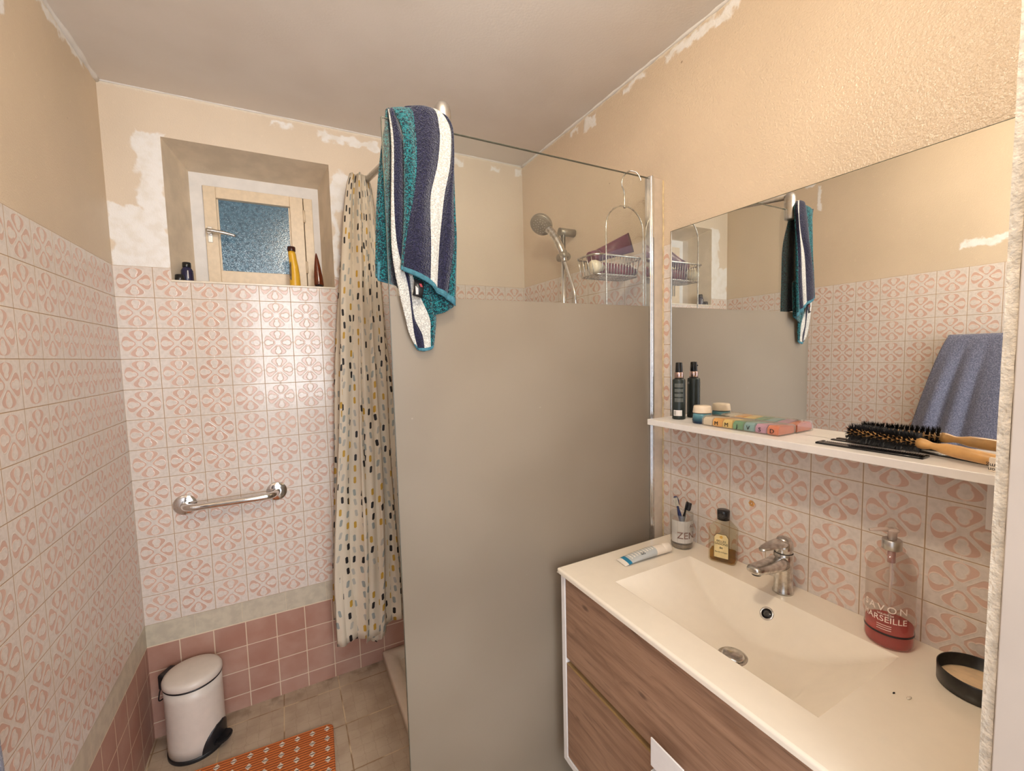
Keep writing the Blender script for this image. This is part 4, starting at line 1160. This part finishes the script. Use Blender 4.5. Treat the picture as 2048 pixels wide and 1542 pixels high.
# under-bowl shell closing the basin from below, inside the cabinet
ub = MB()
ub.grid([[(X0, Y0, CZ - 0.0135), (BX0, Y0, CZ - 0.0135)], [(X0, Y1, CZ - 0.0135), (BX0, Y1, CZ - 0.0135)]], smooth=False)
ub.grid([[(BX1, Y0, CZ - 0.0135), (X1, Y0, CZ - 0.0135)], [(BX1, Y1, CZ - 0.0135), (X1, Y1, CZ - 0.0135)]], smooth=False)
ub.grid([[(BX0, BY1, CZ - 0.0135), (BX1, BY1, CZ - 0.0135)], [(BX0, Y1, CZ - 0.0135), (BX1, Y1, CZ - 0.0135)]], smooth=False)
ub.grid([[(BX0, Y0, CZ - 0.0135), (BX1, Y0, CZ - 0.0135)], [(BX0, BY0, CZ - 0.0135), (BX1, BY0, CZ - 0.0135)]], smooth=False)
ub.build('underside', 'ceramic', g, world=True)
# overflow on the back slope
nrm = Vector((-1.05, 0, 1)).normalized()
ox = 1.530; oc = Vector((ox, -1.388, CZ - depth(ox, -1.388)))
MB().lathe([(0.0165, -0.003), (0.0165, 0.0015), (0.0150, 0.003), (0.0125, 0.003), (0.0115, 0.001), (0.0115, -0.002)], oc, nrm, 36, caps=False).build('overflow_ring', 'chrome', g, world=True)
MB().lathe([(0.0118, 0.0002), (0.0075, 0.0006), (0.001, 0.0006)], oc, nrm, 28).build('overflow_hole', 'black_gloss', g, world=True)
MB().lathe([(0.0075, 0.0005), (0.0075, 0.0016), (0.0060, 0.0018), (0.001, 0.0014)], oc, nrm, 28).build('overflow_core', simple('dark_chrome', (0.12, 0.12, 0.12), 0.2, 1.0), g, world=True)
dzc = CZ - depth(1.395, -1.392)
MB().lathe([(0.030, -0.004), (0.033, 0.001), (0.031, 0.003), (0.026, 0.003), (0.025, 0.002)], (1.395, -1.392, dzc), seg=40).build('drain_rim', 'old_chrome', g, world=True)
MB().lathe([(0.024, 0.001), (0.0245, 0.006), (0.020, 0.0085), (0.001, 0.010)], (1.395, -1.392, dzc), seg=40).build('drain_plug', 'old_chrome', g, world=True)

# faucet
g = thing('faucet', 'chrome single lever mixer tap with limescale behind the bowl', 'faucet', (1.604, -1.383, CZ))
bd = MB()
bd.lathe([(0.0235, 0), (0.0235, 0.004), (0.0215, 0.008), (0.0210, 0.05), (0.0215, 0.080), (0.0225, 0.098), (0.0215, 0.104)], seg=36)
bd.build('body', 'old_chrome', g)
sp = MB(); rings = []
dirv = Vector((-1, 0.05, 0)).normalized(); sdv = Vector((dirv.y * -1, dirv.x, 0))
for t, zc, hw, hh in ((0.0, 0.080, 0.0205, 0.020), (0.03, 0.080, 0.0205, 0.0175), (0.06, 0.080, 0.0200, 0.0145), (0.09, 0.082, 0.0195, 0.0120), (0.110, 0.0835, 0.0185, 0.0105), (0.118, 0.084, 0.015, 0.008), (0.121, 0.084, 0.009, 0.004)):
    c_ = dirv * t + Vector((0, 0, zc)); r_ = []
    for i in range(24):
        a = 2 * PI * i / 24; ca_, sa_ = math.cos(a), math.sin(a)
        r_.append(c_ + sdv * hw * math.copysign(abs(ca_) ** 0.7, ca_) + Vector((0, 0, 1)) * hh * math.copysign(abs(sa_) ** 0.75, sa_))
    rings.append(r_)
sp.loft(rings); sp.build('spout', 'old_chrome', g)
MB().cyl(dirv * 0.103 + Vector((0, 0, 0.070)), dirv * 0.103 + Vector((0, 0, 0.0795)), 0.0105, 0.0115).build('aerator', 'black_gloss', g)
lv = MB()
lv.lathe([(0.019, 0.104), (0.0205, 0.106), (0.0215, 0.118), (0.0205, 0.130), (0.015, 0.140), (0.007, 0.1445), (0.001, 0.1455)], seg=32)
rings = []
for t, zc, hw, hh in ((-0.004, 0.127, 0.018, 0.012), (0.02, 0.130, 0.0185, 0.010), (0.045, 0.131, 0.0170, 0.0075), (0.068, 0.130, 0.0140, 0.0058), (0.082, 0.128, 0.010, 0.0045), (0.089, 0.127, 0.004, 0.002)):
    c_ = dirv * t + Vector((0, 0, zc))
    rings.append([c_ + sdv * hw * math.cos(2 * PI * i / 20) + Vector((0, 0, 1)) * hh * math.sin(2 * PI * i / 20) for i in range(20)])
lv.loft(rings); lv.build('lever', 'old_chrome', g)
MB().lathe([(0.0195, 0.1035), (0.0212, 0.1045), (0.0195, 0.1058)], seg=32, caps=True).build('collar_gap', 'black', g)

# tumbler with toothbrushes
cx_, cy_ = 1.596, -1.072
g = thing('toothbrush_tumbler', 'glass tumbler printed with the word ZEN behind the bowl', 'tumbler', (cx_, cy_, CZ))
ca0 = math.atan2(-2.0041 - cy_, 0.5092 - cx_)
MB().lathe([(0.029, 0.0), (0.032, 0.003), (0.0335, 0.014), (0.0345, 0.06), (0.0352, 0.108), (0.0345, 0.1095), (0.0335, 0.108), (0.0325, 0.06), (0.031, 0.016), (0.001, 0.013)], seg=44).build('glass', 'cup_glass', g)
MB().lathe([(0.0284, 0.0012), (0.0310, 0.004), (0.0318, 0.0135), (0.0300, 0.0150), (0.001, 0.0150)], seg=44).build('glass_base', simple('grimy_glass_base', srgb(122, 106, 86), 0.15, var=0.35, nscale=80), g)
pr = MB(); P = []
for i in range(2): P.append([((0.0340 + 0.0006 * i) * math.cos(ca0 - 0.95 + 2.35 * j / 24), (0.0340 + 0.0006 * i) * math.sin(ca0 - 0.95 + 2.35 * j / 24), 0.022 + 0.070 * i) for j in range(25)])
pr.grid(P); tag(pr.build('printed_band', simple('whitewashed_print', srgb(204, 198, 190), 0.5, var=0.06), g), 'whitewashed plank print')
ln = MB()
for k in range(4):
    a = ca0 - 0.35 + 0.62 * k
    ln.grid([[(0.0350 * math.cos(a), 0.0350 * math.sin(a), 0.020), (0.0350 * math.cos(a + 0.02), 0.0350 * math.sin(a + 0.02), 0.020)], [(0.0355 * math.cos(a), 0.0355 * math.sin(a), 0.094), (0.0355 * math.cos(a + 0.02), 0.0355 * math.sin(a + 0.02), 0.094)]])
ln.build('plank_lines', simple('plank_line', srgb(150, 142, 132), 0.5), g)
brn = simple('faded_brown_print', srgb(124, 92, 80), 0.5)
text_wrap('ZEN', 0.030, (0, 0), 0.0354, ca0 + 0.42, 0.046, 'zen_print', brn, g, world=False, spacing=1.0)
text_wrap('AZ', 0.012, (0, 0), 0.0356, ca0 + 0.95, 0.076, 'small_print', brn, g, world=False)

def toothbrush(label, base, top, body_m, bris_m, face):
    g = thing('toothbrush', label, 'toothbrush', base)
    b0, t0 = Vector(base), Vector(top); d = (t0 - b0); L_ = d.length; d.normalize()
    f_ = Vector(face); f_ = (f_ - d * f_.dot(d)).normalized(); s_ = d.cross(f_)
    def at(t, off=0.0): return b0 + d * (t * L_) + f_ * off
    hb = MB(); rings = []
    for t, w_, h_ in ((0, 0.003, 0.0025), (0.02, 0.0055, 0.004), (0.4, 0.006, 0.005), (0.62, 0.0055, 0.0045), (0.72, 0.0032, 0.003), (0.79, 0.0034, 0.0028), (0.81, 0.0070, 0.0034), (0.90, 0.0082, 0.0036), (0.98, 0.0066, 0.0034), (1.0, 0.0028, 0.002)):
        rings.append([at(t) + s_ * w_ * math.cos(2 * PI * i / 16) + f_ * h_ * math.sin(2 * PI * i / 16) for i in range(16)])
    hb.loft(rings); hb.build('handle', body_m, g, world=True)
    bb = MB()
    for i in range(9):
        for j in (-1, 0, 1):
            q = at(0.815 + 0.155 * i / 8) + s_ * j * 0.0042 + f_ * 0.002
            bb.cyl(q, q + f_ * (0.0105 + 0.0014 * (i % 2)), 0.0015, 0.0018, 7)
    bb.build('bristles', bris_m, g, world=True)
    return g
toothbrush('blue toothbrush with white bristles leaning left in the tumbler', (1.600, -1.086, CZ + 0.0175), (1.583, -1.058, CZ + 0.160), simple('navy_brush', srgb(28, 38, 84), 0.3), simple('pale_bristles', srgb(196, 188, 172), 0.7), (-0.8, -0.6, 0.1))
toothbrush('black toothbrush with black bristles at the right in the tumbler', (1.590, -1.066, CZ + 0.0175), (1.597, -1.093, CZ + 0.150), 'black_gloss', 'black', (0.45, -0.9, 0.1))

# cologne
g = thing('cologne_bottle', 'octagonal glass cologne bottle with black cap and cream label', 'bottle', (1.622, -1.200, CZ), math.radians(0))
def oct_ring(hx, hy, z, c=0.30):
    kx, ky = hx * (1 - c), hy * (1 - c * 1.0)
    k = min(hx, hy) * c * 1.0
    return [(hx, -hy + k, z), (hx, hy - k, z), (hx - k, hy, z), (-hx + k, hy, z), (-hx, hy - k, z), (-hx, -hy + k, z), (-hx + k, -hy, z), (hx - k, -hy, z)]
HX, HY = 0.024, 0.0365
R_ = [oct_ring(HX - 0.003, HY - 0.003, 0.0), oct_ring(HX, HY, 0.004), oct_ring(HX, HY, 0.098), oct_ring(0.014, 0.016, 0.122), oct_ring(0.013, 0.014, 0.126)]
turn = Matrix.Rotation(math.radians(24), 4, 'Z')
def tmb(mb): return mb.xf(turn)
b_ = MB(); b_.loft(R_, smooth=False); tmb(b_).build('bottle_glass', 'cologne_glass', g)
liq = thin_glass('yellow_cologne', srgb(226, 196, 110), refl=0.2, haze=0.10, haze_col=srgb(190, 150, 50))
b_ = MB(); b_.loft([oct_ring(HX - 0.005, HY - 0.005, 0.0045), oct_ring(HX - 0.003, HY - 0.003, 0.007), oct_ring(HX - 0.003, HY - 0.003, 0.030)], smooth=False); tmb(b_).build('liquid', liq, g)
MB().lathe([(0.0125, 0.124), (0.0168, 0.1245), (0.0172, 0.150), (0.0165, 0.152), (0.001, 0.1525)], seg=36).build('cap', 'black_gloss', g)
pts = [(-0.020, 0.016), (0.020, 0.016), (0.020, 0.078), (0.013, 0.088), (-0.013, 0.088), (-0.020, 0.078)]
b_ = MB(); b_.loft([[(-HX - 0.0012, y, z) for y, z in pts], [(-HX - 0.0004, y, z) for y, z in pts]], smooth=False)
lab = tmb(b_).build('paper_label', simple('dark_label_border', srgb(90, 70, 50), 0.6), g)
pts2 = [(y * 0.94, 0.052 + (z - 0.052) * 0.96) for y, z in pts]
b_ = MB(); b_.loft([[(-HX - 0.0017, y, z) for y, z in pts2], [(-HX - 0.0012, y, z) for y, z in pts2]], smooth=False)
tmb(b_).build('label_face', simple('cream_label', srgb(226, 204, 150), 0.6, var=0.08, nscale=60), lab)
tv = lambda v: turn @ Vector(v)
for s_, sz_, z_, mt_ in (('BELLES', 0.0085, 0.0665, 'black'), ('SAISONS', 0.0092, 0.0585, 'black'), ('86', 0.009, 0.047, 'black'), ('Eau de Cologne', 0.0052, 0.0345, 'black')):
    text_on(s_, sz_, tv((-HX - 0.0019, 0, z_)), tv((0, -1, 0)), (0, 0, 1), 'label_print', mt_, lab, world=False)
sm_ = MB(); sm_.lathe([(0.0042, 0), (0.0042, 0.0004)], tv((-HX - 0.0017, 0, 0.079)), tv((-1, 0, 0)), 16)
sm_.build('label_emblem', simple('gold_emblem', srgb(206, 160, 70), 0.4), lab)

# toothpaste tube
g = thing('toothpaste_tube', 'white and blue toothpaste tube lying at the left corner of the basin', 'toothpaste', (1.46, -1.07, CZ))
m, p, _ = new_mat('toothpaste_print'); x, y, z = sep(uvc())
tx = voro(1.0, comb(x * 55.0, y * 3.0))
c = mix(gt(x, 0.09), srgb(232, 222, 208), srgb(36, 122, 156)); c = mix(gt(x, 0.17), c, srgb(184, 186, 184))
txt = gt(fr(x * 16.0), 0.55) * gt(noise(1.0, 3, comb(x * 70.0, y * 9.0)), 0.42) * gt(x, 0.19) * lt(x, 0.8) * lt(y, 0.74)
c = mix(txt, c, srgb(232, 226, 214)); c = mix(gt(x, 0.80), c, srgb(236, 222, 204))
put(p.inputs['Base Color'], c); p.inputs['Roughness'].default_value = 0.35
a0, a1 = Vector((1.352, -1.062, CZ + 0.001)), Vector((1.520, -1.062 - 0.018, CZ + 0.001))
ax = (a1 - a0).normalized(); sd_ = Vector((-ax.y, ax.x, 0))
P = []; uvs = []; N1 = 20
for i in range(N1 + 1):
    t = i / N1; hw = lerp(0.0235, 0.0165, t ** 1.5); hh = 0.0008 + 0.0135 * math.sin(PI / 2 * t ** 0.9)
    row = []; ur = []
    for j in range(25):
        a = 2 * PI * j / 24
        row.append(a0 + ax * (t * 0.150) + sd_ * hw * math.cos(a) + Vector((0, 0, hh + hh * math.sin(a))))
        ur.append((t, 0.5 - 0.5 * math.cos(a)))
    P.append(row); uvs.append(ur)
tb = MB(); tb.grid(P, uv=uvs); tb.build('tube_body', m, g, world=True, fixn=True)
MB().lathe([(0.0145, 0.0), (0.0155, 0.002), (0.0150, 0.026), (0.0140, 0.028), (0.001, 0.028)], a0 + ax * 0.150 + Vector((0, 0, 0.0150)), ax, 28).build('cap', simple('white_cap', srgb(236, 222, 204), 0.35), g, world=True)
text_on('GG', 0.011, a0 + ax * 0.072 - sd_ * 0.012 + Vector((0, 0, 0.0205)), ax, sd_ * 1.0 + Vector((0, 0, 0.5)), 'small_print', 'black', g)

# soap pump bottle
bx_, by_ = 1.600, -1.602
g = thing('soap_bottle', 'tall clear pump bottle with red liquid soap at the right of the bowl', 'bottle', (bx_, by_, CZ))
SR = 0.0385
pa = math.atan2(-2.0041 - by_, 0.5092 - bx_)
MB().lathe([(0.030, 0.0), (0.036, 0.003), (SR, 0.010), (SR, 0.150), (SR - 0.002, 0.168), (SR - 0.009, 0.184), (0.022, 0.195), (0.015, 0.200), (0.013, 0.204)], seg=48, sx=1.0, sy=1.05).build('bottle_body', 'bottle_glass', g)
red = thin_glass('red_soap', srgb(240, 150, 140), refl=0.15, haze=0.45, haze_col=srgb(206, 84, 84))
MB().lathe([(0.029, 0.0018), (0.035, 0.0045), (SR - 0.0015, 0.011), (SR - 0.0015, 0.046), (0.001, 0.046)], seg=48, sx=1.0, sy=1.05).build('liquid_soap', red, g)
MB().lathe([(SR + 0.0004, 0.0305), (SR + 0.0004, 0.0345)], seg=48, caps=False, sx=1.0, sy=1.05).build('black_stripe', 'black', g)
MB().lathe([(0.0155, 0.200), (0.0165, 0.201), (0.0165, 0.220), (0.0155, 0.221), (0.001, 0.221)], seg=32).build('pump_collar', 'alu', g)
pp = MB(); pp.lathe([(0.0080, 0.221), (0.0080, 0.235), (0.0115, 0.239), (0.0115, 0.242), (0.003, 0.245)], seg=20)
dv_ = Vector((math.cos(pa + 0.9 - 1.9), math.sin(pa + 0.9 - 1.9), 0))
dv_ = Vector((-0.78, 0.62, 0))
pp.tube([Vector((0, 0, 0.2405)), dv_ * 0.02 + Vector((0, 0, 0.2415)), dv_ * 0.042 + Vector((0, 0, 0.239))], [0.006, 0.0045, 0.0028], 12)
pp.build('pump_head', 'milky', g)
MB().cyl((0, 0, 0.006), (0, 0, 0.200), 0.0025, seg=12).build('dip_tube', 'milky', g)
MB().cyl((0, 0, 0.172), (0, 0, 0.200), 0.0068, seg=16).build('pump_barrel', simple('rose_barrel', srgb(168, 110, 104), 0.3, var=0.3), g)
wm = simple('white_print', srgb(236, 222, 210), 0.5)
R2 = SR * 1.03
text_wrap('SAVON', 0.0195, (0, 0), R2, pa - 0.22, 0.086, 'name_print', wm, g, world=False, spacing=1.35)
text_wrap('LIQUIDE DE', 0.0050, (0, 0), R2, pa - 0.15, 0.0745, 'fine_print', wm, g, world=False)
text_wrap('MARSEILLE', 0.0170, (0, 0), R2, pa - 0.26, 0.064, 'name_print', wm, g, world=False, spacing=1.0)
for k in range(3):
    q = MB(); q.grid([[(R2 * math.cos(pa - 0.5 + 0.6 * j / 8), R2 * math.sin(pa - 0.5 + 0.6 * j / 8), 0.051 - 0.0045 * k + 0.0012 * i) for j in range(9)] for i in range(2)])
    q.build('fine_print', wm, g)

# black round tin (lid) with cream soap
g = thing('soap_dish', 'round black tin with cream soap inside beside the door jamb', 'soap dish', (1.578, -1.742, CZ))
MB().lathe([(0.053, 0.0), (0.055, 0.001), (0.0555, 0.0315), (0.0545, 0.0330), (0.0535, 0.0315), (0.053, 0.003), (0.001, 0.0025)], seg=56).build('tin', simple('worn_black_enamel', (0.014, 0.012, 0.010), 0.3, var=0.5, nscale=90), g)
MB().lathe([(0.050, 0.003), (0.052, 0.005), (0.0515, 0.0095), (0.045, 0.0115), (0.001, 0.0125)], seg=48).build('soap', simple('cream_soap', srgb(226, 196, 158), 0.45, var=0.08, nscale=60, bmp=0.4, bscale=90), g)

# crumbs on the worktop
for nm, lb_, pt, r_, mt_ in (('crumb', 'tiny black speck on the basin top near the soap tin', (1.440, -1.672, CZ), 0.0022, 'black'), ('pebble', 'small shiny drop beside the black speck on the basin top', (1.449, -1.690, CZ), 0.0042, 'sill')):
    q = MB(); q.lathe([(r_ * 0.6, 0), (r_, 0.0008), (r_ * 0.7, 0.0018), (0.0003, 0.002)], pt, seg=10, sx=1.6, sy=0.7)
    tag(q.build(nm, mt_), lb_, 'speck')
# rust coloured flower sticker on a tile
fs = MB()
for k in range(6):
    a = 2 * PI * k / 6; c_ = Vector((0, math.cos(a) * 0.0055, math.sin(a) * 0.0055))
    fs.lathe([(0.0038, 0), (0.0030, 0.0012), (0.0003, 0.0016)], Vector((W, -1.263, 0.981)) + c_, (-1, 0, 0), 10)
tag(fs.build('tile_hook_residue', simple('amber_glue', srgb(206, 150, 84), 0.4, var=0.3, nscale=200)), 'amber flower shaped glue residue on the wall tile above the cologne', 'glue mark')

# ---------------------------------------------------------------- blue towel on the left wall (seen in the mirror)
g = thing('towel_rail', 'chrome towel rail on the left wall', 'towel rail', (0.03, -1.36, 1.44))
MB().cyl((0.045, -1.182, 1.443), (0.045, -1.62, 1.443), 0.007, seg=16).build('bar', 'chrome', g, world=True)
for y in (-1.20, -1.61): MB().cyl((0.0, y, 1.443), (0.047, y, 1.443), 0.009, seg=16).build('bracket', 'chrome', g, world=True)
bt = MB(); P = []
NJ = 60
def tow(t):   # t: 0 front bottom .. 1 back bottom
    if t < 0.48: return 0.060, lerp(0.72, 1.440, t / 0.48)
    if t < 0.54:
        a = PI * (t - 0.48) / 0.06; return 0.045 + 0.015 * math.cos(a), 1.443 + 0.013 * math.sin(a)
    return 0.030, lerp(1.440, 0.80, (t - 0.54) / 0.46)
NI = 70
for i in range(NI + 1):
    t = i / NI; xx, zz = tow(t); row = []
    drop = max(0.0, (1.445 - zz)) / 0.72
    for j in range(NJ + 1):
        s_ = j / NJ
        y = lerp(-1.175 + 0.16 * min(1, drop * 1.15) ** 0.8, -1.60, s_)
        fold = math.exp(-((s_ - 0.10) / 0.05) ** 2) * 0.9 + math.exp(-((s_ - 0.25) / 0.05) ** 2) * 0.8 - math.exp(-((s_ - 0.18) / 0.03) ** 2) * 0.7 - math.exp(-((s_ - 0.33) / 0.03) ** 2) * 0.5 + 0.25 * math.sin(s_ * 17)
        off = 0.022 * fold * min(1, drop * 2.5)
        row.append((max(0.018, xx + (off if t < 0.5 else -off * 0.2)), y, zz))
    P.append(row)
bt.grid(P); bo = bt.build('bath_towel', 'blue_terry', fixn=False)
sd = bo.modifiers.new('thick', 'SOLIDIFY'); sd.thickness = 0.005; sd.offset = 0
tag(bo, 'plain blue grey towel hanging on the left wall, seen in the mirror', 'towel')

# ---------------------------------------------------------------- ceiling bulb fitting
g = thing('ceiling_lamp', 'bare warm bulb in a white holder on the ceiling', 'ceiling lamp', (LAMP[0], LAMP[1], 2.28))
MB().lathe([(0.045, ZC), (0.045, ZC - 0.008), (0.022, ZC - 0.025), (0.004, ZC - 0.027), (0.004, ZC - 0.030), (0.020, ZC - 0.033), (0.018, ZC - 0.055)], (LAMP[0], LAMP[1], 0), seg=28).build('lamp_holder', 'white', g, world=True)
E.nt = None
m, p, _ = new_mat('glowing_bulb'); put(p.inputs['Base Color'], mix(noise(20), (1, 0.9, 0.8), (1, 0.85, 0.7)))
p.inputs['Emission Color'].default_value = (1, 0.80, 0.56, 1); p.inputs['Emission Strength'].default_value = 6
MB().lathe([(0.013, ZC - 0.055), (0.016, ZC - 0.060), (0.022, ZC - 0.068), (0.020, ZC - 0.074), (0.001, ZC - 0.075)], (LAMP[0], LAMP[1], 0), seg=28).build('bulb', m, g, world=True)
